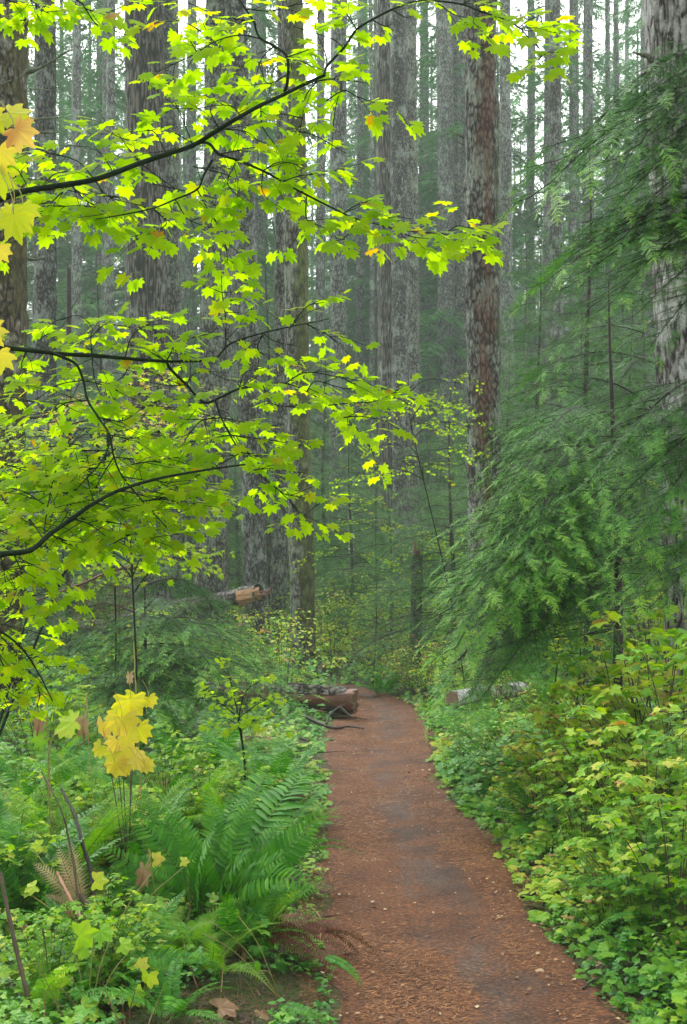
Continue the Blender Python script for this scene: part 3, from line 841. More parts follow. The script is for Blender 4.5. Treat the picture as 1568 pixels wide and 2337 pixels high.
# the far-off wood that closes the view
g = Geo(); n_ = 46000
d_ = rng.uniform(98, 140, n_); x_ = rng.uniform(-.46, .46, n_) * d_
h_ = np.abs(rng.normal(0, 29, n_)) * (.55 + .9 * fbm(np.stack([x_ * .08, d_ * .05, x_ * 0], -1), 61, 2)); h_ = np.minimum(h_, 44)
a_ = rng.uniform(0, 6.28, n_); D_ = np.stack([np.cos(a_), np.sin(a_), rng.uniform(-.7, 0, n_)], 1); l_ = rng.uniform(1.0, 2.6, n_)
g.inst(SPRAY_FAR, np.column_stack([x_, d_, gz(x_, d_) + h_]), frames(D_, rand_dirs(n_) * .5 + A(0, 0, 1)), np.column_stack([l_ * .8, l_, l_]), tint=rng.uniform(.2, .9, n_))
tag(g.build('far_woods', M['fir']), 'pale mass of distant conifer foliage dissolving into the mist', None, kind='stuff')

# ------------------------------------------------------------------ young hemlocks
def young_hemlock(px, d, ytop, label, nb=46, Lmax=1.6, hi=False, z0=.5, group=None, r=None, zmin_px=None, dead=0, lean=0, mats=None):
    x = (px - CX) / FPX * d
    zt = CH - (ytop - HY) / FPX * d
    gx = gzp(x, d)
    H = zt - gx
    t = thing('hemlock_tree', (x, d, gx), label, 'tree', group)
    r = r or (.012 + .009 * H)
    zz = np.linspace(-.1, H, 24)
    ax = np.stack([lean * zz / H + .04 * np.sin(zz * 1.3), .03 * np.cos(zz), zz], 1)
    Geo().tube(ax + A(x, d, gx), r * (1 - zz / (H * 1.03)) + .004, 8).build('trunk', M['hemwood'], t)
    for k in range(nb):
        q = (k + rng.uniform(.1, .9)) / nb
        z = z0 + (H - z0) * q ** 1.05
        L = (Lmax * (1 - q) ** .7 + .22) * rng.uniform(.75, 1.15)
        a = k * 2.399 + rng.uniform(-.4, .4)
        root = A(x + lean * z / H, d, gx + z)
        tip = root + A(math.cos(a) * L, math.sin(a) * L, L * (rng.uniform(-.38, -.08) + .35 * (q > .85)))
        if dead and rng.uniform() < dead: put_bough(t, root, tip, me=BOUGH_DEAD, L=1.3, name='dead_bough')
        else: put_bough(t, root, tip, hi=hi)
    return t, ax

# centre, beside the three trunks
young_hemlock(1030, 18, 880, 'young hemlock with thin stem between the cluster of three and the red-streaked trunk', nb=60, Lmax=1.7, z0=.5)
young_hemlock(890, 21, 1090, 'young hemlock in front of the cluster of three trunks', nb=30, Lmax=1.8)
young_hemlock(800, 24, 960, 'dark young hemlock behind the gap right of the moss-flanked trunk', nb=50, Lmax=2.0)
young_hemlock(740, 30, 760, 'taller young hemlock right behind the moss-flanked trunk', nb=60, Lmax=2.4)
young_hemlock(1343, 15, 330, 'tall slender hemlock with bare thin stem on the right', nb=80, Lmax=1.9, z0=1.0)
young_hemlock(1230, 19, 560, 'soft green hemlock between the red-streaked trunk and the tall slender hemlock', nb=76, Lmax=2.3, z0=.6)
young_hemlock(1440, 19, 700, 'hemlock filling the gap beside the pale craggy trunk', nb=56, Lmax=1.9, z0=.6)
young_hemlock(1160, 26, 800, 'hazy young hemlock behind the red-streaked trunk', nb=60, Lmax=2.2)
young_hemlock(610, 27, 560, 'hemlock glimpsed between the dark leaning trunk and the slim grey one', nb=70, Lmax=2.2)
young_hemlock(430, 29, 700, 'dark hemlock between the thickest trunk and the broad blotched trunk', nb=70, Lmax=2.4)
young_hemlock(225, 27, 560, 'tall dark green hemlock between the two leftmost dark trunks and the thickest trunk', nb=80, Lmax=2.6)
young_hemlock(150, 17, 880, 'hemlock behind the vine maple leaves beside the dark lichen-spotted trunk', nb=60, Lmax=2.0)
young_hemlock(540, 31, 850, 'hemlock behind the broad blotched trunk', nb=50, Lmax=2.2)
young_hemlock(960, 27, 1120, 'small hemlock behind the dark mossy snag', nb=44, Lmax=1.8)
young_hemlock(40, 20, 900, 'hemlock hidden behind the massive mossy trunk', nb=50, Lmax=2.0)
for k, (px, d, yt) in enumerate([(690, 40, 620), (860, 44, 700), (980, 40, 830), (1090, 36, 760), (1200, 38, 520), (1330, 36, 560), (1470, 30, 420), (330, 40, 650), (120, 36, 560), (520, 42, 640), (1000, 52, 560), (1420, 46, 500), (660, 34, 950), (1120, 30, 980), (450, 38, 940), (820, 34, 1120), (260, 36, 900), (930, 48, 900), (1560, 36, 560), (1280, 50, 400)]):
    young_hemlock(px, d, yt, 'young hemlock softened by mist among the distant trunks', nb=60, Lmax=2.8, group='young hemlocks in the mist')

# the bent hemlock on the left, with its dead drooping branch
t, _ = young_hemlock(321, 10.5, 1290, 'dark-stemmed hemlock with a dead brown limb left of the trail', nb=0, Lmax=1.2, r=.028)
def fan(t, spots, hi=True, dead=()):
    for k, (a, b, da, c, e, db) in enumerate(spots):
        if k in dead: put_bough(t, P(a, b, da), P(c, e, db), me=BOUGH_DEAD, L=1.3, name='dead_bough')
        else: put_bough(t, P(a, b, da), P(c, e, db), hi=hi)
S = [(322, 1395, 10.5, 565, 1470, 10.1), (322, 1380, 10.5, 440, 1410, 9.6), (320, 1370, 10.5, 120, 1365, 10.6), (320, 1360, 10.5, 230, 1335, 10.9), (320, 1430, 10.5, 150, 1520, 10.0), (322, 1450, 10.5, 250, 1560, 9.5),
     (322, 1470, 10.5, 620, 1560, 10.2), (322, 1480, 10.5, 665, 1575, 9.8), (322, 1470, 10.5, 520, 1600, 9.3), (322, 1490, 10.5, 400, 1640, 9.2), (320, 1490, 10.5, 200, 1660, 9.4), (320, 1500, 10.5, 90, 1600, 9.8),
     (322, 1410, 10.5, 480, 1500, 9.4), (322, 1400, 10.5, 360, 1490, 9.3), (320, 1420, 10.5, 100, 1440, 11.2), (322, 1400, 10.5, 540, 1420, 11.8), (322, 1520, 10.5, 560, 1640, 9.7), (320, 1530, 10.5, 250, 1680, 9.2), (322, 1440, 10.5, 600, 1500, 11.5),
     (322, 1460, 10.5, 300, 1590, 9.1), (322, 1330, 10.5, 380, 1310, 11), (320, 1540, 10.5, 150, 1650, 10.5), (322, 1540, 10.5, 450, 1650, 10.6), (318, 1300, 10.5, 170, 1350, 10.3), (315, 1310, 10.5, 210, 1400, 10.3), (315, 1320, 10.5, 260, 1420, 10.2),
     (322, 1500, 10.5, 640, 1520, 10.4), (322, 1420, 10.5, 220, 1500, 9.7), (322, 1430, 10.5, 420, 1530, 9.6), (322, 1450, 10.5, 520, 1540, 9.6), (322, 1450, 10.5, 130, 1500, 10.1)]
S = [(a, (min(1565, max(1315, f - rng.uniform(15, 95))) if k not in (23, 24, 25) else b), c, e, f, h) for k, (a, b, c, e, f, h) in enumerate(S)]
fan(t, S, dead=(23, 24, 25))
g = Geo()
g.tube(smooth_line([P(321, 1300, 10.5), P(300, 1293, 10.45), P(250, 1305, 10.4), (P(180, 1335, 10.3)), P(80, 1372, 10.2)]), np.linspace(.022, .007, 25), 7)
for q in range(26):
    x = rng.uniform(130, 310); y0 = 1290 + (300 - x) * .27
    a = P(x, y0, 10.4)
    pts = [a, a + A(rng.uniform(-.08, .02), rng.uniform(-.15, .1), -.15), a + A(rng.uniform(-.12, .1), rng.uniform(-.2, .1), -rng.uniform(.35, .62))]
    g.tube(smooth_line(pts, 3), [.006, .005, .004, .003, .003, .0025, .002], 4, cap=False)
g.build('dead_limb', M['hemdead'], t)

# hemlock with boughs sweeping down towards the trail (right)
t, _ = young_hemlock(1400, 8.2, 640, 'dense hemlock sweeping its low boughs down to the trail on the right', nb=0, r=.045)
S = []
for k in range(44):
    q = rng.uniform(0, 1) if k > 7 else k / 8
    ry = 1000 + 470 * q
    # tip line of the photo
    tx = np.interp(ry, [1000, 1100, 1200, 1300, 1400, 1470], [1150, 1130, 1080, 1030, 985, 985]) + abs(rng.normal(0, 85)) * (k > 7)
    ty = np.interp(ry, [1000, 1100, 1200, 1300, 1400, 1470], [1010, 1110, 1230, 1400, 1540, 1590]) + rng.uniform(-25, 40)
    dd = 8.2 + rng.uniform(-1.1, .9)
    S.append((1385 + rng.uniform(-20, 30), ry - 60, 8.2, tx, ty, dd))
for k in range(4):
    ry = rng.uniform(1000, 1400)
    S.append((1400, ry, 8.2, 1400 + rng.uniform(-250, -30), ry + rng.uniform(90, 190), 7.0 + rng.uniform(-.3, .3)))
for k in range(2):
    ry = rng.uniform(1150, 1350)
    S.append((1410, ry, 8.2, 1410 + rng.uniform(90, 260), ry + rng.uniform(20, 120), 8.2 + rng.uniform(-.6, 1)))
fan(t, S)
g = Geo()
for k in range(26):
    ry = rng.uniform(1180, 1440)
    a = P(1395, ry, 8.2); b = P(rng.uniform(1150, 1330), ry + rng.uniform(10, 90), 8.2 + rng.uniform(-.3, .4))
    dead_branch(g, a, b - a, np.linalg.norm(b - a), .007, 0, curve=-.05)
g.build('bare_twigs', M['hemwood'], t)['kind'] = 'stuff'
t, _ = young_hemlock(1520, 9.9, 480, 'hemlock rooted behind the pale craggy trunk with boughs over the bare twigs', nb=0, r=.04)
S = []
for k in range(28):
    ry = rng.uniform(780, 1330)
    S.append((1500, ry - 40, 9.9, 1300 + rng.uniform(-100, 90), ry + rng.uniform(-10, 120), 9.8 + rng.uniform(-.8, .5)))
S += [(1440, 1010, 9.4, 1150, 960, 9.2), (1480, 930, 9.5, 1252, 872, 9.1), (1470, 760, 9.5, 1260, 790, 9.3), (1480, 830, 9.5, 1240, 840, 9.3), (1480, 700, 9.5, 1330, 735, 9.2), (1480, 1100, 9.5, 1200, 1080, 9.3)]
fan(t, S)

# near hemlock at the right edge, rooted outside the frame
t, _ = young_hemlock(1800, 4.9, -200, 'near hemlock reaching bright boughs in from the right edge', nb=0, r=.06)
S = [(1800, 130, 4.9, 1360, 320, 4.6), (1800, 90, 4.9, 1290, 320, 4.8), (1820, 230, 4.9, 1270, 385, 4.7), (1800, 300, 4.9, 1400, 430, 4.5), (1800, 200, 4.9, 1480, 300, 4.4), (1800, 380, 4.9, 1460, 470, 4.6), (1790, 250, 4.9, 1500, 380, 4.3), (1800, 330, 4.9, 1440, 400, 5.0),
     (1800, 500, 4.9, 1300, 548, 4.7), (1800, 520, 4.9, 1290, 590, 4.8), (1800, 560, 4.9, 1380, 650, 4.5), (1800, 590, 4.9, 1450, 680, 4.7), (1800, 480, 4.9, 1430, 520, 4.4), (1800, 640, 4.9, 1480, 760, 4.6),
     (1800, 860, 4.9, 1330, 1045, 4.5), (1800, 900, 4.9, 1350, 1080, 4.7), (1800, 940, 4.9, 1395, 1120, 4.4), (1800, 980, 4.9, 1380, 1100, 4.9), (1800, 1010, 4.9, 1430, 1190, 4.6), 
     (1800, 1230, 4.9, 1400, 1350, 4.7), (1800, 1200, 4.9, 1440, 1310, 4.4), (1800, 1060, 4.9, 1440, 1190, 5.1),
     (1800, 1640, 4.9, 1560, 1740, 4.5), (1800, 1600, 4.9, 1550, 1690, 4.7)]
S += [(a + rng.uniform(-10, 10), b + 35, c, e + rng.uniform(10, 60), f + rng.uniform(30, 60), h + rng.uniform(-.15, .15)) for (a, b, c, e, f, h) in S[:27:4]]
fan(t, S)

# ------------------------------------------------------------------ vine maples
def leafy(g_leaf, g_twig, lines, gap=.075, tw=(.10, .26), leaf=.078, lgap=.06, start=.06, T=None, down=.42, face=.55, skip=0.0, spread=1.0, tintf=None):
    T = T or MAPLES
    LP = []; LD = []; LU = []; LS = []; LT = []
    for ln in lines:
        p = smooth_line(ln, 8); seg = np.linalg.norm(np.diff(p, axis=0), axis=1); cum = np.concatenate([[0], np.cumsum(seg)])
        tot = cum[-1]; s = tot * start
        while s < tot:
            i = min(np.searchsorted(cum, s), len(p) - 1); q = p[i]
            dr = nrm(p[i] - p[max(i - 1, 0)]) if i > 0 else nrm(p[1] - p[0])
            for sg in (-1, 1):
                if rng.uniform() < skip: continue
                lat = nrm(np.cross(dr, A(0, 0, 1))) * sg
                dv = nrm(dr * rng.uniform(.3, 1) + lat * rng.uniform(.1, 1) * spread + A(0, 0, 1) * rng.uniform(-.5, .4) * spread)
                L = rng.uniform(*tw)
                m = max(2, int(L / lgap))
                tt = np.linspace(0, 1, m + 1)
                pts = q + dv * (tt * L)[:, None] + A(0, 0, -1) * (.12 * L * tt ** 2)[:, None] + rand_dirs(1)[0] * (.07 * L * np.sin(tt * 4))[:, None]
                g_twig.tube(pts, np.linspace(.0014, .0007, m + 1), 4, cap=False)
                perp = nrm(np.cross(dv, A(0, 0, 1)))
                for j in range(1, m + 1):
                    for s2 in ((-1, 1) if j < m else (-1, 0, 1)):
                        if rng.uniform() < .12: continue
                        pd = nrm(dv * .7 + perp * s2 * rng.uniform(.4, 1) + A(0, 0, rng.uniform(-.3, .35)))
                        pe = pts[j] + pd * rng.uniform(.018, .045) * leaf / .078
                        g_twig.tube(np.array([pts[j], (pts[j] + pe) / 2 + A(0, 0, .003), pe]), .0006, 3, .7, 1, cap=False)
                        td = nrm(pd * .9 + A(rng.uniform(-.3, .3), rng.uniform(-.45, .3), -down * rng.uniform(.3, 1.2)))
                        LP.append(pe); LD.append(td); LU.append(A(0, -face * rng.uniform(.3, 1.7), 1) + rand_dirs(1)[0] * .35)
                        LS.append(leaf * rng.uniform(.34, .57)); LT.append((tintf(pe) if tintf else .62) + rng.normal(0, .13) + (.35 if rng.uniform() < .004 else 0))
            s += gap * rng.uniform(.7, 1.3)
        # end leaves
    if LP:
        LP, Fr, LS, LT = np.array(LP), frames(np.array(LD), np.array(LU)), np.array(LS), np.clip(np.array(LT), 0, 1)
        Ts = T if isinstance(T, list) else [T]
        for k in range(len(Ts)): g_leaf.inst(Ts[k], LP[k::len(Ts)], Fr[k::len(Ts)], LS[k::len(Ts)], tint=LT[k::len(Ts)])

def L3(pts, d0, d1, w=.12):
    n = len(pts); ph = rng.uniform(0, 6)
    return np.array([P(x, y, d0 + (d1 - d0) * i / (n - 1) + w * math.sin(ph + i * 1.1)) for i, (x, y) in enumerate(pts)])

def vine_maple(root_px, d, label, limbs, twigs, leaf=.078, leafmat=None, **kw):
    x, y = (root_px - CX) / FPX * d, d
    z = gzp(x, y)
    t = thing('vine_maple', (x, y, z), label, 'tree')
    gs = Geo(); lines = []
    first = limbs[0][0][0]
    st = smooth_line([A(x, y, z - .1), A(x + .05, y, z + (first[2] - z) * .45), A(x + (first[0] - x) * .5, y + (first[1] - y) * .5, z + (first[2] - z) * .85), first], 8)
    gs.tube(st, np.linspace(max(.02, limbs[0][1] * 1.6), limbs[0][1], len(st)), 8)
    gs.build('stem', M['twig'], t)
    for ln, r0, r1 in limbs:
        p = smooth_line(ln, 8)
        gb = Geo(); rr = np.linspace(r0, r1, len(p)) * .8 * (1 + .12 * (np.arange(len(p)) % 8 == 0))
        gb.tube(p, rr, 8)
        gb.build('branch', M['twig'], t)
    gl = Geo(); gt = Geo()
    for lines, opt in twigs:
        o = dict(leaf=leaf); o.update(kw); o.update(opt); o['gap'] = o.get('gap', .075) * .95; o['skip'] = o.get('skip', 0) * .9; o['leaf'] = o.get('leaf', .07) * 1.12
        for ln in lines:
            p = smooth_line(ln, 6)
            if opt.get('wood', 1): gt.tube(p, np.linspace(.0022, .0011, len(p)), 5)
        o.pop('wood', 0)
        leafy(gl, gt, lines, **o)
    gl.build('foliage', leafmat or M['maple'], t, smooth=False)
    gt.build('twigs', [M['twig'], M['petiole']], t)['kind'] = 'stuff'
    return t

# -- upper maple
B1 = L3([(-140, 500), (-40, 470), (35, 442), (80, 432), (160, 420), (215, 410), (260, 395), (320, 372), (380, 352), (440, 332), (500, 295), (550, 265), (595, 240), (647, 216), (700, 190), (740, 172)], 3.35, 3.5, .03)
B1a = L3([(647, 216), (656, 185), (655, 130), (625, 105), (595, 88), (585, 70), (580, 50), (560, 20), (540, -10), (500, -60)], 3.5, 3.6, .02)
B1b = L3([(740, 172), (747, 150), (784, 110), (814, 68), (849, 45), (894, 22), (944, 4), (994, 2), (1054, 10), (1094, 25), (1154, 45), (1184, 62), (1210, 90), (1240, 118)], 3.5, 3.8, .03)
B1c = L3([(440, 332), (462, 325), (480, 330), (500, 352), (540, 365), (600, 390), (645, 415), (700, 445), (784, 487), (814, 500), (864, 512), (914, 525), (984, 532), (1044, 537), (1088, 540)], 3.45, 3.8, .03)
B1d = L3([(485, 365), (465, 400), (450, 432), (400, 455), (350, 475), (280, 490), (220, 500)], 3.5, 3.4, .03)
def ln(pts, d0=3.5, d1=3.6): return L3(pts, d0, d1, .04)
tw_main = [
    ln([(60, 420), (40, 385), (20, 370)]), ln([(90, 430), (130, 395), (190, 390)]), ln([(160, 420), (110, 470), (60, 520)]), ln([(215, 410), (180, 370), (120, 350), (60, 350)]),
    ln([(260, 395), (230, 350), (200, 335)]), ln([(320, 372), (290, 335), (270, 305)]), ln([(380, 352), (350, 300), (300, 300)]), ln([(320, 372), (370, 410), (400, 430)]),
    ln([(215, 410), (250, 450), (330, 470)]), ln([(160, 420), (200, 460), (260, 480)]), ln([(440, 332), (420, 280), (400, 235)]), ln([(500, 295), (480, 250), (500, 220)]),
    ln([(550, 265), (520, 240), (430, 250)]), ln([(450, 432), (470, 470), (500, 520), (515, 560), (520, 600)]), ln([(400, 455), (430, 500), (480, 520)]), ln([(350, 475), (380, 510), (340, 530), (300, 540)]),
    ln([(500, 352), (560, 340), (620, 330)]), ln([(540, 365), (520, 420), (560, 460)]), ln([(600, 390), (640, 370), (700, 380)]), ln([(600, 390), (600, 440), (640, 480)]),
    ln([(595, 240), (600, 290), (640, 350), (650, 400)]), ln([(500, 295), (560, 300), (600, 330)]), ln([(645, 415), (690, 400), (740, 400)]), ln([(700, 445), (700, 500), (740, 520), (770, 545)]),
    ln([(280, 490), (200, 470), (120, 470), (60, 450)]), ln([(440, 380), (520, 400), (560, 430)]), ln([(350, 420), (440, 440), (520, 460)]), ln([(280, 450), (180, 440), (80, 410), (10, 400)])]
tw_end = [ln([(784, 487), (810, 470), (850, 455)], 3.6), ln([(864, 512), (900, 495), (940, 500)], 3.7), ln([(900, 522), (940, 540), (980, 545)], 3.7), ln([(984, 532), (1020, 545), (1060, 555)], 3.8), ln([(1020, 530), (1050, 515), (1085, 540)], 3.8), ln([(814, 500), (790, 540), (765, 550)], 3.6)]
tw_top = [ln([(595, 88), (545, 80), (490, 95), (450, 120), (400, 145), (350, 168), (310, 185)]), ln([(490, 95), (440, 60), (400, 45), (380, 40)]), ln([(580, 50), (520, 40), (470, 25), (430, 5)]), ln([(560, 20), (620, 25), (680, 10), (740, 5)]),
    ln([(625, 105), (600, 130), (590, 150)]), ln([(655, 130), (700, 115), (740, 95)]), ln([(656, 170), (610, 190), (590, 140)]), ln([(740, 172), (745, 130), (720, 60), (740, 10)]), ln([(814, 68), (790, 30), (770, 5)]),
    ln([(784, 110), (760, 90), (700, 70), (670, 60)]), ln([(849, 45), (880, 60), (900, 50)]), ln([(450, 120), (430, 90), (400, 80)]), ln([(1094, 25), (1080, 50), (1100, 65)], 3.7), ln([(994, 2), (1030, 30), (1060, 40)], 3.7),
    ln([(1054, 10), (1100, -10), (1150, 10)], 3.7), ln([(1184, 62), (1220, 40), (1240, 55)], 3.8), ln([(1154, 45), (1200, 70), (1230, 65)], 3.8), ln([(894, 22), (930, 40), (950, 20)], 3.7)]
tw_tip = [ln([(1240, 118), (1225, 145)], 3.8), ln([(1244, 120), (1290, 118), (1320, 112)], 3.8), ln([(775, 167), (778, 200), (765, 250), (760, 300), (757, 340)], 3.5), ln([(745, 230), (784, 207), (814, 220), (860, 235), (885, 232)], 3.5),
    ln([(740, 172), (700, 215), (690, 270), (680, 330)], 3.5), ln([(700, 190), (760, 180), (840, 190)], 3.4), ln([(680, 300), (720, 310), (790, 350)], 3.5), ln([(690, 270), (640, 260), (620, 280)], 3.5)]
ytint = lambda p: .55
vine_maple(-420, 3.3, 'vine maple whose long dark branch crosses the upper left of the view',
    [(B1, .0125, .006), (B1a, .0065, .003), (B1b, .0055, .0022), (B1c, .006, .002), (B1d, .0045, .002)],
    [(tw_main, dict(gap=.085, tw=(.06, .15), skip=.30)), ([B1c[6:]], dict(gap=.075, tw=(.05, .11), skip=.35, wood=0)), (tw_end, dict(gap=.09, tw=(.05, .09), skip=.35)),
     (tw_top, dict(gap=.10, tw=(.05, .13), skip=.38)), (tw_tip, dict(gap=.10, tw=(.05, .09), skip=.5)), ([B1b[6:-2]], dict(gap=.12, tw=(.05, .1), skip=.45, wood=0))])

# -- middle maple
B2 = L3([(-120, 770), (-30, 785), (30, 795), (100, 803), (140, 808), (220, 812), (285, 818), (380, 825)], 3.4, 3.5, .02)
B2s = L3([(380, 825), (450, 824), (490, 820), (515, 793), (540, 778), (600, 760), (665, 745), (700, 738), (750, 728)], 3.5, 3.7, .03)
B2a = L3([(380, 825), (390, 843), (425, 878), (465, 918), (500, 908), (545, 888), (600, 880), (650, 875), (700, 893), (750, 925), (784, 953), (820, 985), (855, 1035)], 3.5, 3.9, .02)
B2b = L3([(490, 912), (505, 953), (525, 993), (550, 1033), (580, 1073), (625, 1110), (680, 1160)], 3.5, 3.7, .03)
B2c = L3([(120, 806), (150, 818), (175, 833), (190, 868), (200, 913), (225, 953), (250, 993), (260, 1043), (280, 1088), (325, 1143), (380, 1203)], 3.45, 3.3, .03)
B2d = L3([(250, 993), (245, 1028), (220, 1068), (175, 1118), (155, 1170), (120, 1220)], 3.4, 3.3, .03)
tw2 = [ln([(210, 812), (207, 770), (210, 748), (180, 720), (140, 730)]), ln([(207, 770), (240, 740), (280, 745)]), ln([(285, 818), (300, 770), (330, 745), (370, 740)]), ln([(380, 825), (400, 790), (440, 770)]), ln([(210, 812), (215, 860), (230, 905)]),
    ln([(515, 793), (515, 728), (507, 668), (505, 620)]), ln([(507, 690), (540, 680)]), ln([(600, 760), (630, 780), (680, 790)]), ln([(665, 745), (700, 700), (740, 690)]), ln([(700, 740), (740, 760), (785, 790)]), ln([(600, 760), (590, 800), (640, 830)]),
    ln([(425, 878), (380, 880), (330, 870)]), ln([(425, 878), (450, 850), (520, 850)]), ln([(465, 918), (420, 930), (380, 960)]), ln([(545, 888), (560, 850), (600, 840)]), ln([(600, 880), (620, 920), (670, 930)]), ln([(650, 875), (700, 850), (770, 860), (830, 870)]),
    ln([(700, 893), (720, 870), (760, 880), (800, 890)]), ln([(750, 925), (800, 920), (860, 915), (910, 890)]), ln([(784, 953), (820, 950), (880, 960)]), ln([(60, 800), (50, 840), (90, 850)]), ln([(120, 806), (90, 780), (110, 760)]), ln([(300, 820), (280, 860), (240, 880)]),
    ln([(505, 953), (540, 960), (600, 970), (650, 970)]), ln([(525, 993), (580, 1000), (650, 1010), (700, 1020)]), ln([(550, 1033), (600, 1040), (660, 1060)]), ln([(580, 1073), (620, 1070), (700, 1080)]), ln([(625, 1110), (660, 1130), (715, 1110)]), ln([(660, 1140), (690, 1175), (725, 1150)]),
    ln([(525, 993), (480, 1000), (420, 1010)]), ln([(550, 1033), (500, 1060), (440, 1090)]), ln([(505, 953), (460, 960), (430, 990), (400, 1000)]), ln([(380, 825), (340, 800), (300, 780)]), ln([(440, 770), (480, 760), (500, 740)]), ln([(350, 750), (370, 780), (400, 800)])]
tw2l = [ln([(200, 913), (150, 920), (100, 950), (40, 960)], 3.4), ln([(225, 953), (280, 960), (330, 930), (400, 900)], 3.4), ln([(250, 993), (300, 1000), (360, 990)], 3.4), ln([(260, 1043), (320, 1050), (400, 1060)], 3.3), ln([(280, 1088), (350, 1100), (420, 1120)], 3.3),
    ln([(325, 1143), (380, 1140), (400, 1150)], 3.3), ln([(245, 1028), (180, 1030), (110, 1050)], 3.3), ln([(220, 1068), (150, 1080), (60, 1090)], 3.3), ln([(175, 1118), (110, 1120), (30, 1130)], 3.3), ln([(260, 1043), (220, 1110), (200, 1170)], 3.2), ln([(190, 868), (130, 880), (60, 930)], 3.5),
    ln([(190, 868), (240, 880), (290, 900)], 3.5)]
vine_maple(-380, 3.6, 'vine maple with a level dark branch at mid height and zigzag side branches',
    [(B2, .010, .0065), (B2s, .005, .002), (B2a, .006, .002), (B2b, .0035, .0016), (B2c, .006, .0025), (B2d, .003, .0015)],
    [(tw2, dict(gap=.085, tw=(.06, .14), skip=.28)), (tw2l, dict(gap=.08, tw=(.07, .16), skip=.18)), ([B2b], dict(gap=.1, tw=(.05, .1), skip=.35, wood=0)), ([B2a[5:]], dict(gap=.1, tw=(.05, .1), skip=.4, wood=0))], leaf=.066)

# -- lower maple
B3 = L3([(-160, 1290), (-60, 1275), (0, 1265), (70, 1255), (115, 1218), (165, 1183), (215, 1148), (275, 1118), (350, 1095), (425, 1080), (500, 1068), (560, 1060)], 2.9, 3.3, .02)
tw3 = [ln([(100, 1230), (105, 1180), (120, 1100), (135, 1050)], 3.1), ln([(165, 1183), (210, 1200), (260, 1240)], 3.1), ln([(115, 1218), (150, 1240), (230, 1260)], 3.1), ln([(215, 1148), (270, 1160), (340, 1180), (400, 1190)], 3.2), ln([(215, 1148), (200, 1090), (210, 1040)], 3.2), ln([(275, 1118), (330, 1130), (420, 1140)], 3.2),
    ln([(60, 1256), (50, 1200), (30, 1150)], 3.1), ln([(100, 1230), (60, 1180), (0, 1170)], 3.1), ln([(30, 1262), (50, 1310), (60, 1370)], 3.0), ln([(0, 1265), (10, 1310), (20, 1400)], 3.0), ln([(100, 1150), (50, 1120), (0, 1110)], 3.3), ln([(260, 1240), (300, 1220), (360, 1230)], 3.2), ln([(150, 1180), (230, 1190), (310, 1200)], 3.3),
    ln([(120, 1120), (180, 1130), (250, 1170)], 3.3), ln([(350, 1095), (400, 1110), (450, 1150)], 3.3), ln([(20, 1170), (80, 1200), (130, 1210)], 3.3), ln([(10, 1060), (80, 1080), (150, 1100)], 3.4), ln([(0, 1210), (40, 1230), (90, 1250)], 3.2), ln([(300, 1060), (360, 1050), (430, 1040)], 3.3), ln([(340, 1120), (400, 1130), (440, 1110)], 3.3)]
vine_maple(-360, 2.9, 'vine maple with a curved green branch at the left, densest with leaves',
    [(B3, .0115, .003)], [(tw3, dict(gap=.075, tw=(.08, .18), skip=.12))], leaf=.064)
# -- lowest maple: sprays by the left edge
B4 = L3([(-150, 1400), (-60, 1410), (0, 1440), (50, 1480), (90, 1540), (120, 1600)], 3.0, 3.3, .02)
tw4 = [ln([(-20, 1420), (30, 1430), (70, 1440)], 3.0), ln([(0, 1450), (50, 1500), (100, 1510)], 3.1), ln([(-10, 1480), (20, 1540), (60, 1590)], 3.1), ln([(-20, 1500), (0, 1570), (20, 1620)], 3.1), ln([(50, 1480), (80, 1500), (115, 1530)], 3.2), ln([(60, 1520), (90, 1580), (80, 1620)], 3.2), ln([(-20, 1460), (0, 1470), (40, 1480)], 3.1)]
vine_maple(-330, 3.2, 'low vine maple spray hanging at the left edge above the ferns', [(B4, .006, .002)], [(tw4, dict(gap=.11, tw=(.06, .12), skip=.3))], leaf=.05)
B5 = L3([(-60, -60), (80, -40), (175, 0), (195, 20), (220, 55), (260, 70), (295, 82)], 3.4, 3.6, .02)
tw5 = [ln([(-40, -20), (30, 5), (90, 15)]), ln([(60, -10), (100, 25), (120, 30)]), ln([(120, -30), (150, 10), (160, 30)]), ln([(195, 20), (230, 30), (260, 25)]), ln([(260, 70), (290, 80), (305, 80)]), ln([(80, -20), (85, 30), (95, 50)]), ln([(10, -10), (20, 0), (40, 5)])]
vine_maple(-300, 3.9, 'vine maple twigs dipping in from the top left corner', [(B5, .004, .0015)], [(tw5, dict(gap=.09, tw=(.05, .11), skip=.35))], leaf=.075)

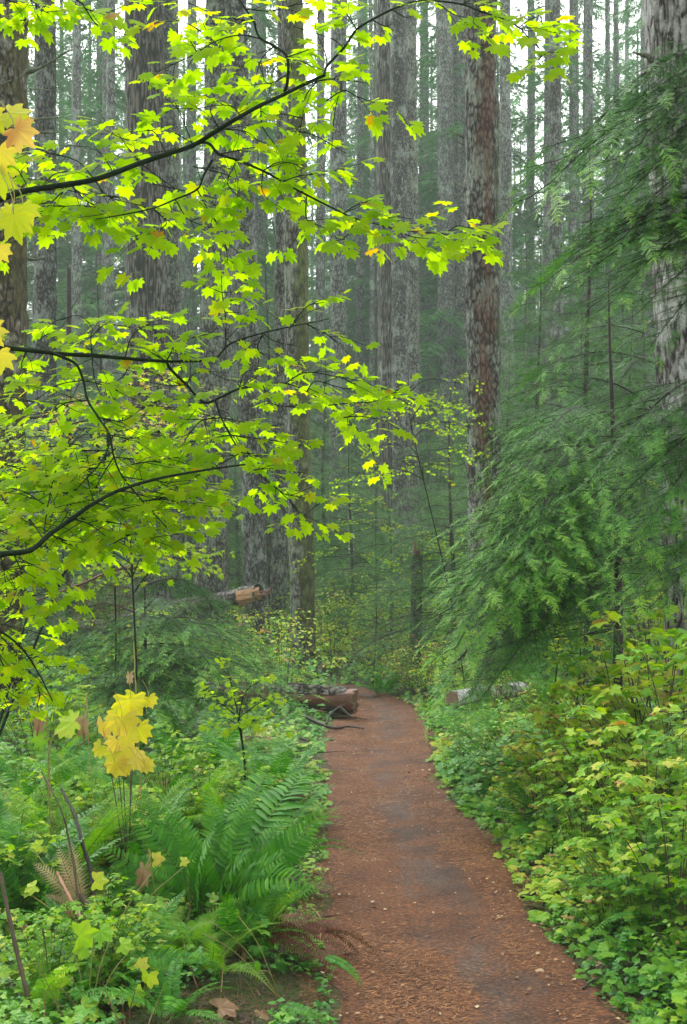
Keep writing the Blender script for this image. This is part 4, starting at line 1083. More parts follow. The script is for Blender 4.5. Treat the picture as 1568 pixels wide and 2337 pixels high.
# farther vine maples, smaller in the view
def maple_mass(label, rootpx, d, lines, leaf=.07, gap=.10, tw=(.12, .3), mat=None, group=None, skip=.15, T=None):
    x = (rootpx - CX) / FPX * d; z = gzp(x, d)
    t = thing('vine_maple', (x, d, z), label, 'tree', group)
    gs = Geo(); gl = Geo(); gt = Geo()
    ls = []
    for l in lines: ls.append(np.array([P(a, b, c) for a, b, c in l]))
    allp = np.array([l[0] for l in ls]); cen = allp.mean(0); top = cen + A(0, 0, allp[:, 2].max() - cen[2])
    base = A(x, d, z - .05)
    ms = smooth_line([base, base * .6 + cen * .4 + A(.04, 0, .1), cen, top], 8)
    gs.tube(ms, np.linspace(.010, .004, len(ms)), 6)
    for l3 in ls:
        j = np.argmin(np.linalg.norm(ms - l3[0] + A(0, 0, .15), axis=1))
        p = smooth_line([ms[j], (ms[j] + l3[0]) / 2 + A(0, 0, .04), *l3], 5)
        gs.tube(p, np.linspace(.006, .0015, len(p)), 4, cap=False)
    gs.build('stem', M['twig'], t)
    leafy(gl, gt, ls, gap=gap, tw=tw, leaf=leaf, T=T or MAPLE_LO, skip=skip, lgap=leaf * .8)
    gl.build('foliage', mat or M['maple'], t, smooth=False)
    gt.build('twigs', [M['twig'], M['petiole']], t)['kind'] = 'stuff'
def rl(x0, x1, y0, y1, d0, d1, n, l=170, slope=.25):
    out = []
    for k in range(n):
        x = rng.uniform(x0, x1); y = rng.uniform(y0, y1); dd = rng.uniform(d0, d1); s = rng.choice([-1, 1])
        out.append([(x, y, dd), (x + s * l * .5, y + rng.uniform(-.3, .5) * slope * l, dd), (x + s * l, y + rng.uniform(-.2, 1) * slope * l, dd + rng.uniform(-.3, .3))])
    return out
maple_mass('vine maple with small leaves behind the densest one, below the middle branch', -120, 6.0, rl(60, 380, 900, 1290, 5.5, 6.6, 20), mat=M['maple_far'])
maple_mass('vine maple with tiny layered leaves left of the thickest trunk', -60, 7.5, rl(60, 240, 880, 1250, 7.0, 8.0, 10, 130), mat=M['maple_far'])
maple_mass('yellowing vine maple glimpsed behind the green leaves left of the thickest trunk', 260, 10, rl(190, 300, 850, 1010, 9.5, 10.5, 7, 110), mat=M['yellow'])
maple_mass('vine maple above the hemlock with the dead limb', 300, 8.5, rl(200, 400, 1220, 1300, 8, 9, 9, 120), mat=M['maple_far'])
maple_mass('bright vine maple in front of the cluster of three trunks', 1075, 13, rl(870, 1020, 860, 1080, 12.5, 13.5, 14, 100), mat=M['maple'])
maple_mass('bright vine maple low between the moss-flanked trunk and the cluster of three', 850, 19, rl(760, 960, 1130, 1420, 18, 21, 18, 110), leaf=.09, gap=.16, mat=M['maple_far'])
maple_mass('yellow-green vine maple right of the dark mossy snag', 1040, 22, rl(960, 1080, 1180, 1420, 20, 24, 12, 90), leaf=.1, gap=.16, mat=M['maple'])
maple_mass('small yellow-leaved vine maple peeping through the hemlock boughs', 1250, 11, rl(1180, 1330, 1240, 1300, 10.2, 11, 5, 80), mat=M['yellow'])
maple_mass('vine maple peeping out beside the tall slender hemlock', 1330, 12, rl(1280, 1360, 1050, 1110, 11, 12, 5, 70), mat=M['maple_far'])
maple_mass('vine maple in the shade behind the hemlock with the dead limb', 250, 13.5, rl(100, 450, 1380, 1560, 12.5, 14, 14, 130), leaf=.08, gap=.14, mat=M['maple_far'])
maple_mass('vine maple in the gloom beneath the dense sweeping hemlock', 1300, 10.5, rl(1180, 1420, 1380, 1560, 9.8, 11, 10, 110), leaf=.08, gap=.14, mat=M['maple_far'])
maple_mass('small vine maple beside the end of the fallen log with star-like leaves', 545, 7.2, [[(545, 1640, 7.2), (560, 1580, 7.1), (600, 1550, 7.1)], [(545, 1640, 7.2), (530, 1570, 7.2), (520, 1530, 7.2)], [(545, 1640, 7.2), (600, 1600, 7.0), (640, 1595, 7.0)], [(545, 1660, 7.2), (590, 1640, 7.0), (610, 1640, 6.9)], [(545, 1640, 7.2), (500, 1600, 7.1), (480, 1580, 7.1)], [(545, 1660, 7.2), (520, 1640, 7), (500, 1640, 6.9)]], leaf=.06, gap=.08, tw=(.06, .14), T=MAPLE)

# big yellow leaves at the left edge
def single_leaves(t, name, specs, T, mat, petiole=True):
    for (px, py, d, size, ang, face, tint) in specs:
        p = P(px, py, d)
        # ang: direction of the tip in the picture plane (deg, 0 = right, -90 = down); face: how much it faces the viewer
        dv = A(math.cos(R(ang)), rng.uniform(-.25, .1), math.sin(R(ang)))
        g = Geo(); b = p - nrm(dv) * size * .45
        size = size * (.58 if size > .13 else .62)
        tint = tint + rng.uniform(-.15, .15)
        g.inst(T, b[None], frames(dv[None], A(rng.uniform(-.8, .8), -face, rng.uniform(.1, .9))), np.array([size]), tint=tint, mat=0)
        if petiole: g.tube(smooth_line([b, b - nrm(dv) * size * .3 + A(0, 0, .02), b - nrm(dv) * size * .7 + A(-.02, 0, .05)], 4), .0012, 4, .8, 1)
        g.build(name, [mat, M['petiole']], t, smooth=False)
x = (-220 - CX) / FPX * 2.7
t = thing('maple_tree', (x, 2.7, gzp(x, 2.7)), 'maple with large yellow autumn leaves cut by the left edge', 'tree')
gs = Geo()
st = smooth_line([A(x, 2.7, gzp(x, 2.7) - .1), P(-200, 1300, 2.7), P(-180, 700, 2.7), P(-150, 200, 2.7)], 8)
gs.tube(st, np.linspace(.025, .01, len(st)), 8); gs.build('stem', M['twig'], t)
gs = Geo()
for a in ([(-165, 350), (-80, 320), (0, 265), (30, 290)], [(-175, 600), (-90, 520), (0, 490), (30, 480)], [(-178, 820), (-90, 780), (-10, 760)], [(-165, 450), (-60, 400), (-10, 360)]):
    gs.tube(smooth_line(L3(a, 2.7, 2.7, .02), 5), np.linspace(.006, .0015, (len(a) - 1) * 5 + 1), 5)
gs.build('branch', M['petiole'], t)
single_leaves(t, 'leaf', [(62, 268, 2.6, .10, -15, .8, .2), (66, 325, 2.55, .095, -45, 1.2, .86), (0, 290, 2.6, .11, -40, 1, .4), (22, 268, 2.65, .085, 10, .5, .3), (5, 385, 2.6, .10, -80, 1, .45), (5, 435, 2.6, .11, -70, 1, .15), (45, 490, 2.6, .09, -10, .7, .3), (40, 540, 2.55, .11, -80, 1, .05), (15, 520, 2.6, .09, -110, 1, .3), (12, 590, 2.6, .06, -60, 1, .6), (-5, 775, 2.6, .10, -40, 1, .2), (2, 840, 2.6, .09, -80, 1, .4), (70, 500, 2.6, .08, -60, .9, .1)], MAPLE, M['yellow'])

#EOF_PART2
# ------------------------------------------------------------------ ferns
def frond_mesh(L, npair, pin, arch, mat, name='frond', seed=0, twist=.0, lady=False):
    """a frond from the origin along +Y, rising then arching over"""
    g = Geo()
    t = np.linspace(0, 1, 16)
    ax = lambda t: np.stack([twist * L * np.sin(t * 2.2), L * (t - .10 * t ** 3), L * (.30 * t - arch * t ** 2.4)], -1)
    g.tube(ax(t), .0028 * L * (1 - .8 * t) + .0005, 4, .0, 1, cap=False)
    ts = np.linspace(.10 if not lady else .12, .985, npair)
    e = 1e-3
    T = nrm(ax(ts + e) - ax(ts - e)); X = nrm(np.cross(T, A(0, 0, 1))); Zn = np.cross(X, T)
    prof = np.minimum(1, .45 + ts * 2.6) * (1 - ts ** 2.6) ** .8 + .05
    for s in (-1, 1):
        sw = .25 + .5 * ts
        D = X * s + T * sw[:, None] + Zn * (.12 + rng.uniform(-.14, .14, npair))[:, None]
        l = pin * prof * rng.uniform(.88, 1.08, npair)
        U = Zn + rand_dirs(npair) * .22 + X * s * -.2
        if not lady:
            g.inst(PINNA, ax(ts) , frames(D, U), np.stack([np.maximum(l, .02) * .92, l, l], 1), tint=np.clip(.5 + rng.uniform(-.15, .15, npair) + .1 * ts, 0, 1))
        else:
            # each pinna is itself a row of leaflets
            m = 8
            q = (np.arange(m) + .5) / m
            ii = np.repeat(np.arange(npair), m); qq = np.tile(q, npair)
            Dn = nrm(D)
            base = ax(ts)[ii] + Dn[ii] * (l[ii] * qq)[:, None] + A(0, 0, -1)[None] * (l[ii] * .18 * qq ** 2)[:, None]
            for s2 in (-1, 1):
                W = nrm(T[ii] * s2 + Dn[ii] * .5)
                ll = l[ii] * .17 * (1 - qq * .8) + .002
                g.inst(OVAL_LO, base, frames(W, U[ii]), np.stack([ll * .9, ll, ll], 1), tint=np.clip(.5 + rng.uniform(-.15, .15, len(ii)), 0, 1))
            g.inst((A([-.035, 0, 0], [.035, 0, 0], [0, 1, -.18]), np.array([(0, 1, 2)])), ax(ts), frames(D, U), l, tint=.5)
    return g.data(name, [mat, M['petiole']])

SF = [frond_mesh(1.0, 34, .115, a, M['fern'], seed=k, twist=tw) for k, (a, tw) in enumerate([(.32, .05), (.45, -.06), (.22, .03), (.55, .0), (.38, -.03)])]
LF = [frond_mesh(1.0, 24, .17, a, M['ladyfern'], lady=True, twist=tw) for a, tw in ((.3, .03), (.45, -.04), (.2, 0))]
DF = [frond_mesh(1.0, 34, .09, a, M['deadfern'], twist=tw) for a, tw in ((.7, .1), (.6, -.1))]
HFR = [frond_mesh(1.0, 27, .135, a, M['fern'], twist=tw) for a, tw in ((.30, .05), (.42, -.05), (.2, .02))]
PF = [frond_mesh(1.0, 20, .16, .35, M['palefern'], lady=True)]
from mathutils import Matrix, Euler

def put_frond(t, me, L, az, el, roll=0, loc=(0, 0, 0), name='frond'):
    o = place(name, me, t)
    m = Matrix.Translation(loc) @ Matrix.Rotation(az - math.pi / 2, 4, 'Z') @ Matrix.Rotation(el, 4, 'X') @ Matrix.Rotation(roll, 4, 'Y') @ Matrix.Diagonal((L, L, L, 1))
    o.matrix_local = m
    return o

def fern(px, py, d, L, n, label, kind='sword', az0=None, spread=math.pi * 2, el=(.25, .9), group=None, dead=0, z=None):
    b = P(px, py, d); zz = gzp(b[0], b[1]) if z is None else z
    t = thing('sword_fern' if kind == 'sword' else 'lady_fern', (b[0], b[1], zz), label, 'fern', group)
    S_ = SF if kind == 'sword' else LF if kind == 'lady' else PF
    for k in range(n):
        az = (az0 if az0 is not None else 0) + ((k + .5) / n - .5) * spread + rng.uniform(-.15, .15)
        put_frond(t, S_[rng.integers(len(S_))], L * rng.uniform(.75, 1.08), az, rng.uniform(*el), rng.uniform(-.35, .35), (rng.uniform(-.04, .04), rng.uniform(-.04, .04), .0))
    for k in range(dead):
        put_frond(t, DF[k % 2], L * rng.uniform(.5, .8), (az0 or 0) + rng.uniform(-1.2, 1.2), rng.uniform(-.1, .15), rng.uniform(-.8, .8), (0, 0, .03), 'dead_frond')
    return t

def frond_between(t, me, a, b, name='frond', lift=.25, roll=0):
    a = np.asarray(a, float) - A(*t.location); b = np.asarray(b, float) - A(*t.location)
    d = b - a; L = np.linalg.norm(d)
    o = place(name, me, t)
    f = frames((d + A(0, 0, lift * 0))[None], A(math.sin(roll), -math.cos(roll) * .6, .6))[0]
    # the mesh tip sits at (0,.9L,-.0xL): lean it so that the tip lands on b
    o.matrix_local = Matrix([[*(f[r] * L * 1.08), float(a[r])] for r in range(3)] + [[0, 0, 0, 1]])
    return o

# the big sword fern left of the trail: fronds traced from crown to tip
b = P(488, 2130, 5.2); z0 = gzp(b[0], b[1])
hero = thing('sword_fern', (b[0], b[1], z0), 'largest glossy sword fern leaning out over the left trail edge', 'fern')
root = A(b[0], b[1], z0 + .02)
tips = [(745, 1820, 5.0), (705, 1955, 4.7), (700, 1900, 5.3), (655, 1850, 5.5), (600, 1800, 5.5), (560, 1780, 5.6), (510, 1800, 5.7), (455, 1810, 5.6), (395, 1800, 5.4), (330, 1830, 5.3), (270, 1850, 5.2), (225, 1900, 5.1), (740, 2010, 5.1), (690, 2060, 4.8), (650, 1720, 6.0), (700, 1740, 6.0), (620, 1950, 4.7), (420, 1950, 4.8), (330, 1990, 4.8), (540, 1900, 4.6), (290, 1930, 5.4), (720, 1880, 5.6), (480, 1900, 4.8), (660, 2000, 4.5), (380, 1880, 5.0)]
for k, (x, y, d) in enumerate(tips):
    frond_between(hero, HFR[[0, 2, 1][k % 3]], root + rand_dirs(1)[0] * .03, P(x, y, d), roll=rng.uniform(-.5, .5))
for k in range(9):
    a = P(560 + 14 * k, 2150 + rng.uniform(-20, 50), 4.9)
    put_frond(hero, DF[k % 2], rng.uniform(.35, .5), rng.uniform(-.7, .5), rng.uniform(-.15, .1), rng.uniform(-1, 1), tuple(a * A(1, 1, 0) + A(0, 0, gzp(a[0], a[1]) + .08) - A(*hero.location)), 'dead_frond')

ferns = [
    (60, 2040, 5.0, .85, 12, 'sword fern at the left edge with dark upright fronds', 'sword', 1.4, 3.4, (.5, 1.1), 1),
    (20, 1870, 5.8, .8, 12, 'sword fern half out of the picture above the dark upright one', 'sword', 1.2, 4, (.3, .8), 0),
    (450, 1700, 8.6, .9, 16, 'bluish sword fern below the small star-leaved vine maple', 'sword', 1.57, 6.28, (.3, .9), 0),
    (610, 1800, 7.9, .8, 11, 'sword fern beside the fallen log, with long fronds over the trail edge', 'sword', .9, 5.5, (.3, 1.0), 2),
    (400, 1640, 10.5, .9, 14, 'sword fern in shade behind the bluish one', 'sword', 0, 6.28, (.3, .8), 0),
    (215, 1760, 7.4, .8, 14, 'sword fern under the large yellow leaves', 'sword', 0, 6.28, (.2, .8), 0),
    (340, 1800, 6.8, .8, 14, 'sword fern right of the large yellow leaves', 'sword', 0, 6.28, (.25, .9), 0),
    (90, 1760, 7.0, .8, 13, 'sword fern left of the large yellow leaves', 'sword', 0, 6.28, (.3, .9), 0),
    (520, 1730, 9.0, .6, 12, 'sword fern just in front of the fallen log', 'sword', 0, 6.28, (.2, .8), 0),
    (1190, 1790, 8.6, .75, 13, 'dark sword fern on the right bank behind the yellowing berry bushes', 'sword', 2.6, 5, (.2, .7), 0),
    (1110, 1740, 10.5, .8, 12, 'sword fern on the right bank near the short birch-like log', 'sword', 0, 6.28, (.2, .7), 0),
    (1560, 1990, 5.0, .65, 10, 'sword fern at the right edge with fronds hanging left', 'sword', 2.9, 3.5, (.2, .7), 0),
    (1240, 1870, 7.2, .6, 10, 'small sword fern low on the right bank at the trail edge', 'sword', 2.9, 4.5, (.1, .6), 0),
    (1590, 1730, 7.5, .8, 11, 'sword fern at the right edge below the pale craggy trunk', 'sword', 2.8, 4.5, (.3, .8), 0),
    (160, 1900, 5.6, .75, 9, 'yellow-green lady fern at the left with arching lacy fronds', 'lady', 1.4, 5, (.5, 1.1), 0),
    (30, 1800, 6.3, .7, 9, 'lacy lady fern beside the left edge', 'lady', 1.2, 5, (.5, 1.1), 0),
    (300, 1880, 6.2, .7, 10, 'pale lady fern behind the largest sword fern', 'lady', 1.5, 6, (.4, 1.0), 0),
    (430, 1830, 6.6, .7, 10, 'lady fern lit bright green right behind the largest sword fern', 'lady', 1.5, 6, (.4, 1.0), 0),
    (700, 1790, 7.6, .35, 7, 'little pale yellow fern at the left trail edge', 'lady', -.3, 3, (.1, .6), 0),
    (870, 1590, 17.5, .8, 10, 'fern at the far bend of the trail', 'sword', 0, 6.28, (.3, .8), 0),
]
for (px, py, d, L, n, lab, kind, az, spr, el, dead) in ferns:
    fern(px, py, d, L, n, lab, kind, az, spr, el, None, dead)
for k in range(14):
    d = rng.uniform(11, 24); sx = rng.choice([-1, 1]); x = sx * rng.uniform(1.6, 4.5) * d / 14
    t = thing('sword_fern', (x, d, gzp(x, d)), 'sword fern in the shaded undergrowth further back', 'fern', 'ferns in the far undergrowth')
    for q in range(9): put_frond(t, SF[rng.integers(5)], rng.uniform(.6, .9), q * .7 + rng.uniform(-.2, .2), rng.uniform(.3, .8), rng.uniform(-.3, .3))
for k in range(34):
    d = rng.uniform(3.8, 8.5); x = -rng.uniform(.30, 1.1) if d < 4.6 else -rng.uniform(.35, .32 * d)
    if math.hypot(x - hero.location[0], d - hero.location[1]) < .3: continue
    kind = k % 3 == 0
    t = thing('lady_fern' if kind else 'sword_fern', (x, d, gzp(x, d)), 'small lacy fern filling the ground left of the trail' if kind else 'small sword fern filling the ground left of the trail', 'fern', 'small lacy ferns left of the trail' if kind else 'small sword ferns left of the trail')
    for q in range(8): put_frond(t, (LF if kind else SF)[rng.integers(3)], rng.uniform(.28, .5) * (1 if d < 5.5 else 1.4), q * .8 + rng.uniform(-.2, .2), rng.uniform(.2, .9), rng.uniform(-.4, .4))
# pale dead fern and a frond lying over the trail edge
b = P(150, 2010, 4.9)
t = thing('dead_fern', (b[0], b[1], gzp(b[0], b[1]) + .05), 'withered cream-coloured fern at the foot of the pink stick', 'fern')
for a, bb in (((190, 2080), (75, 1965)), ((190, 2080), (130, 1930)), ((190, 2080), (100, 2040)), ((190, 2070), (160, 1920))):
    frond_between(t, PF[0], P(*a, 4.8), P(*bb, 4.8), roll=rng.uniform(-.4, .4))
b = P(730, 2190, 4.3); t = thing('sword_fern', (b[0], b[1], gzp(b[0], b[1]) + .06), 'single dark fern frond drooping onto the trail near the bottom', 'fern')
frond_between(t, SF[1], P(735, 2180, 4.35), P(828, 2245, 4.2), roll=.4)
frond_between(t, SF[3], P(735, 2180, 4.35), P(800, 2215, 4.3), roll=-.6)
b = P(560, 2290, 4.0); t = thing('sword_fern', (b[0], b[1], gzp(b[0], b[1]) + .05), 'low fern with fronds lying on the moss at the bottom left', 'fern')
frond_between(t, SF[2], P(310, 2190, 4.2), P(500, 2195, 4.1), roll=.1)
frond_between(t, SF[0], P(640, 2290, 4.0), P(760, 2330, 3.9), roll=.3)

# ------------------------------------------------------------------ leafy bushes
def bush_meshes(h, rad, nstem, T, size, per, mat, seed, up=.6, tmean=.5, tvar=.16, arch=.3):
    g = Geo(); w = Geo()
    for k in range(nstem):
        a = rng.uniform(0, 6.28); rr = rad * math.sqrt(rng.uniform(.02, 1)); hh = h * rng.uniform(.55, 1.05) * (1 - .35 * (rr / rad) ** 2)
        top = A(math.cos(a) * rr, math.sin(a) * rr, hh)
        p = smooth_line([A(top[0] * .25, top[1] * .25, -.03), A(top[0] * .5, top[1] * .5, hh * .55), top + A(0, 0, 0), top + A(math.cos(a), math.sin(a), -.3) * arch * h * .3], 5)
        w.tube(p, np.linspace(.0045, .0018, len(p)), 5, cap=False)
        n = per; q = np.sort(rng.uniform(.25, 1, n)); idx = (q * (len(p) - 1)).astype(int)
        st = rng.normal(0, .12)
        for j, i in enumerate(idx):
            b = j * 2.4 + rng.uniform(-.5, .5)
            pd = nrm(A(math.cos(b), math.sin(b), up * rng.uniform(-.1, 1)))
            pe = p[i] + pd * size * rng.uniform(.35, .9)
            w.tube(np.array([p[i], (p[i] + pe) / 2 + A(0, 0, .004), pe]), .0011, 3, .7, 1, cap=False)
            td = nrm(pd * A(1, 1, .2) + A(0, 0, -rng.uniform(0, .55)))
            g.inst(T, pe[None], frames(td[None], A(0, -.25, 1) + rand_dirs(1)[0] * .45), np.array([size * rng.uniform(.6, 1.15)]), tint=float(np.clip(tmean + st + rng.normal(0, tvar) + .1 * q[j], 0, 1)))
    return g.data('foliage', mat, smooth=False), w.data('stems', [M['stem'], M['petiole']])

TB = [bush_meshes(1.0, .55, 26, THIMBLE, .060, 17, M['thimble'], s, tmean=m) for s, m in ((0, .50), (1, .60), (2, .36), (3, .42))]
HB = [bush_meshes(.42, .34, 18, T, sz, 10, M['herb'], s, tmean=m, up=.3) for s, (T, m, sz) in enumerate([(THIMBLE, .6, .042), (OVAL, .45, .05), (MAPLE, .72, .04), (OVAL, .35, .04)])]
WB = [bush_meshes(.9, .6, 26, OVAL_LO, .05, 16, M['thimble'], 9, tmean=.55), bush_meshes(.8, .6, 24, OVAL_LO, .045, 18, M['herb'], 8, tmean=.75)]

def bush(x, y, sc, k, name, label, cat, pool, group=None, z=None, rot=None):
    t = thing(name, (x, y, (gzp(x, y) if z is None else z) - .02), label, cat, group)
    f, s = pool[k % len(pool)]
    place('foliage', f, t); place('stems', s, t)
    t.rotation_euler = (0, 0, rng.uniform(0, 6.28) if rot is None else rot); t.scale = (sc,) * 3
    return t
def bpx(px, d, *a, **k): return bush((px - CX) / FPX * d, d, *a, **k)

for px, d, sc, k, lab in [
    (1290, 7.6, .78, 1, 'yellow-tipped berry bush in front, first to lean toward the trail'),
    (1370, 7.2, .95, 1, 'pale yellow berry bush under the sweeping hemlock boughs'),
    (1430, 7.6, 1.15, 0, 'tall light green berry bush rising beside the pale craggy trunk'),
    (1500, 7.2, 1.3, 0, 'tallest berry bush against the pale craggy trunk'),
    (1400, 6.4, .75, 2, 'green berry bush below the pale yellow one'),
    (1480, 6.0, .85, 3, 'broad-leaved green berry bush near the right edge'),
    (1570, 6.3, 1.1, 0, 'berry bush at the right edge in front of the craggy trunk'),
    (1330, 6.2, .6, 2, 'low green berry bush by the trail with browning leaves'),
    (1450, 5.2, .6, 3, 'bright green berry bush above the dark stick'),
    (1545, 4.9, .75, 2, 'large-leaved bush at the right edge in front'),
    (1600, 5.6, .9, 1, 'yellowing bush cut by the right edge'),
    (1540, 8.3, 1.25, 1, 'yellow-green bush directly at the foot of the craggy trunk'),
    (1225, 7.6, .5, 0, 'small pale berry bush closest to the dark fern')]:
    bpx(px, d, sc, k, 'berry_bush', lab, 'bush', TB)
for px, d, sc, k, lab in [
    (230, 4.3, .42, 2, 'broad-leaved seedling bush in the bottom left corner'),
    (120, 4.2, .40, 3, 'saw-edged leaves of a low bush at the very bottom left'),
    (380, 7.4, .6, 2, 'green berry bush between the yellow leaves and the log'),
    (480, 6.6, .52, 3, 'light green berry bush behind the largest sword fern'),
    (570, 7.2, .48, 2, 'berry bush whose leaves overlap the log-side fern'),
    (150, 6.2, .55, 3, 'leafy bush left below the large yellow leaves'),
    (280, 6.0, .50, 0, 'pale leafy bush among the lady ferns'),
    (30, 5.2, .5, 2, 'bush at the left edge beside the dark fern'),
    (90, 9.0, .9, 2, 'shaded bush beneath the low maple spray')]:
    bpx(px, d, sc, k, 'berry_bush', lab, 'bush', TB)

# low leafy plants hugging the trail edges (one thing each)
n_ = 0
for k in range(120):
    d = 3.9 + 13 * rng.uniform() ** 1.2
    side_ = 1 if k % 5 < 3 else -1
    c = np.interp(d, PC[:, 1], PC[:, 0]); w_ = np.interp(d, PC[:12, 1], PW[:12])
    x = c + side_ * (w_ + rng.uniform(.22, .9 if side_ > 0 else 1.4) * (1 if d < 9 else 1.5))
    if abs(x / d * FPX + CX) > 1e4: continue
    px = CX + x / d * FPX
    if side_ < 0 and d < 5.2 and px > 380: continue
    if side_ < 0 and d > 8.5: continue
    bush(x, d, rng.uniform(.5, .95) * (.8 if side_ < 0 else 1) * (.55 if d < 5 else .8 if d < 7 else 1), k, 'leafy_herb', 'low leafy green herb growing along the edge of the trail', 'plant', HB, 'low herbs beside the trail')
for k in range(60):
    d = rng.uniform(13, 34); x = rng.uniform(-.30, .30) * d
    dd, s = pathdist(np.array([x]), np.array([d]))
    if dd[0] < .6: continue
    bush(x, d, rng.uniform(.9, 1.7), k, 'undergrowth_bush', 'small-leaved bush in the undergrowth between the far trunks', 'bush', WB, 'bushes in the far undergrowth')
for px, d, sc, k in [(960, 17, 1.1, 1), (1000, 16, 1.2, 1), (1040, 15, 1.0, 0), (930, 18.5, 1.0, 0), (1075, 14, .9, 1), (980, 19.5, 1.4, 1), (1100, 13, .8, 0), (900, 21, 1.2, 0), (1030, 18.5, 1.4, 1), (1130, 12.5, .8, 1)]:
    bpx(px, d, sc, k, 'undergrowth_bush', 'pale green small-leaved bush on the bank inside the trail bend', 'bush', WB, 'pale bushes on the bank at the bend')
for px, d, sc, k in [(760, 20.5, 1.1, 0), (800, 21.5, 1.3, 0), (840, 20.5, .9, 1), (780, 23.5, 1.7, 0), (870, 23, 1.3, 0), (740, 22, 1.5, 0)]:
    bpx(px, d, sc, k, 'undergrowth_bush', 'yellowish bush straight ahead where the trail turns away', 'bush', WB, 'yellowish bushes beyond the bend')

# ------------------------------------------------------------------ ground cover and litter nobody could count
def scatter(n, f):
    P_ = []
    while sum(len(a) for a in P_) < n:
        x, y = f(n)
        dd, s = pathdist(x, y)
        k = dd > -.02 + .16 * rng.uniform(size=len(x)) ** 2
        P_.append(np.column_stack([x[k], y[k], s[k], dd[k]]))
    return np.vstack(P_)[:n]
def near_f(d0, d1, pw=1.0):
    def f(n):
        d = d0 + (d1 - d0) * rng.uniform(size=n) ** pw
        return rng.uniform(-.36, .36, n) * d + rng.uniform(-.3, .3, n), d
    return f
def cover(n, f, T, size, name, mat, zr, tm, label, leaves=4, cond=None, kindlist=None):
    g = Geo(); q = scatter(n, f)
    if cond is not None: q = q[cond(q)]
    m = len(q); ii = np.repeat(np.arange(m), leaves)
    z = gz(q[:, 0], q[:, 1])
    hgt = rng.uniform(*zr, m) * np.minimum(1, q[:, 3] / .35 + .25)
    hgt = hgt * np.where((q[:, 2] < 0) & (q[:, 1] > 9) & (q[:, 1] < 15) & (q[:, 3] < 1.6), .4, 1)
    a = rng.uniform(0, 6.28, len(ii)); D = np.stack([np.cos(a), np.sin(a), rng.uniform(-.5, .3, len(ii))], 1)
    sz = size * rng.uniform(.55, 1.25, len(ii)) * np.repeat(rng.uniform(.6, 1.3, m), leaves)
    base = np.column_stack([q[ii, 0], q[ii, 1], z[ii] + hgt[ii] * rng.uniform(.5, 1, len(ii))]) + D * (sz * .5)[:, None]
    U = A(0, -.3, 1) + rand_dirs(len(ii)) * .45
    patch = fbm(np.stack([q[:, 0] * .9, q[:, 1] * .9, q[:, 0] * 0], -1), 77, 3)
    tt = tm + (patch[ii] - .5) * 1.1 + rng.normal(0, .13, len(ii))
    g.inst(T, base, frames(D, U), sz, tint=np.clip(tt, 0, 1))
    o = g.build(name, mat, smooth=False)
    return tag(o, label, None, kind='stuff')
bare = lambda q: ~((q[:, 2] < 0) & (q[:, 1] < 4.7) & (q[:, 0] > -.75) & (fbm(q[:, :3] * A(3, 3, 0), 3, 2) < .56))
cover(6200, near_f(3.3, 9), OVAL_LO, .028, 'ground_cover', M['herb'], (.02, .14), .45, 'small round-leaved herbs carpeting the ground near the trail', 5, cond=bare)
cover(2600, near_f(3.3, 9), THIMBLE, .030, 'ground_cover', M['herb'], (.05, .22), .62, 'small lobed leaves of seedlings on the near banks', 4, cond=bare)
cover(9000, near_f(8, 22, 1.2), THIMBLE_LO, .05, 'ground_cover', M['herb'], (.03, .30), .55, 'lobed green leaves covering the banks further along', 4)
cover(9000, near_f(18, 60, 1.2), OVAL_LO, .10, 'ground_cover', M['thimble'], (.05, .75), .42, 'distant low undergrowth in yellow-green and green', 6)
cover(7000, near_f(14, 45, 1.2), OVAL_LO, .09, 'ground_cover', M['herb'], (.05, .8), .35, 'distant dark green low undergrowth', 6)
rightb = lambda q: (q[:, 2] > 0) & (q[:, 3] < 1.6)
cover(9000, near_f(4.0, 16), THIMBLE_LO, .042, 'ground_cover', M['thimble'], (.04, .22), .52, 'light green trailing leaves along the right edge of the trail', 4, cond=rightb)

# thin dead stems standing in the undergrowth
q = scatter(900, near_f(3.6, 16)); g = Geo()
zq = gz(q[:, 0], q[:, 1]); hq = rng.uniform(.08, .45, len(q)) * np.minimum(1, q[:, 3] + .2)
Dq = rand_dirs(len(q)) * .55 + A(0, 0, 1)
g.inst((A([-.5, 0, 0], [.5, 0, 0], [.3, .5, .06], [-.3, .5, .06], [0, 1, 0]), np.array([(0, 1, 2), (0, 2, 3), (3, 2, 4)])), np.column_stack([q[:, 0], q[:, 1], zq]), frames(Dq, rand_dirs(len(q))), np.column_stack([rng.uniform(.004, .009, len(q)), hq, hq]), tint=rng.uniform(0, 1, len(q)) ** 2)
tag(g.build('dead_stems', M['deadleaf'], smooth=False), 'thin brown dead stems poking through the undergrowth', None, kind='stuff')
# moss tufts
g = Geo(); q = scatter(80000, near_f(3.2, 7.0)); q = q[fbm(q[:, :3] * A(1.6, 1.6, 0), 13, 3) > .33]
D = rand_dirs(len(q)) * .8 + A(0, 0, 1)
g.inst(NEEDLE, np.column_stack([q[:, 0], q[:, 1], gz(q[:, 0], q[:, 1]) - .004]), frames(D, rand_dirs(len(q))), np.column_stack([np.full(len(q), .005), rng.uniform(.008, .022, len(q)), np.full(len(q), .01)]), tint=rng.uniform(.3, .9, len(q)))
M['moss'] = leaf_mat('moss_green', [(0, (.02, .04, .006)), (.6, (.07, .11, .012)), (1, (.16, .20, .03))], trans=.2, rough=.8, spec=.1)
tag(g.build('moss', M['moss'], smooth=False), 'mossy tufts between the plants', None, kind='stuff')

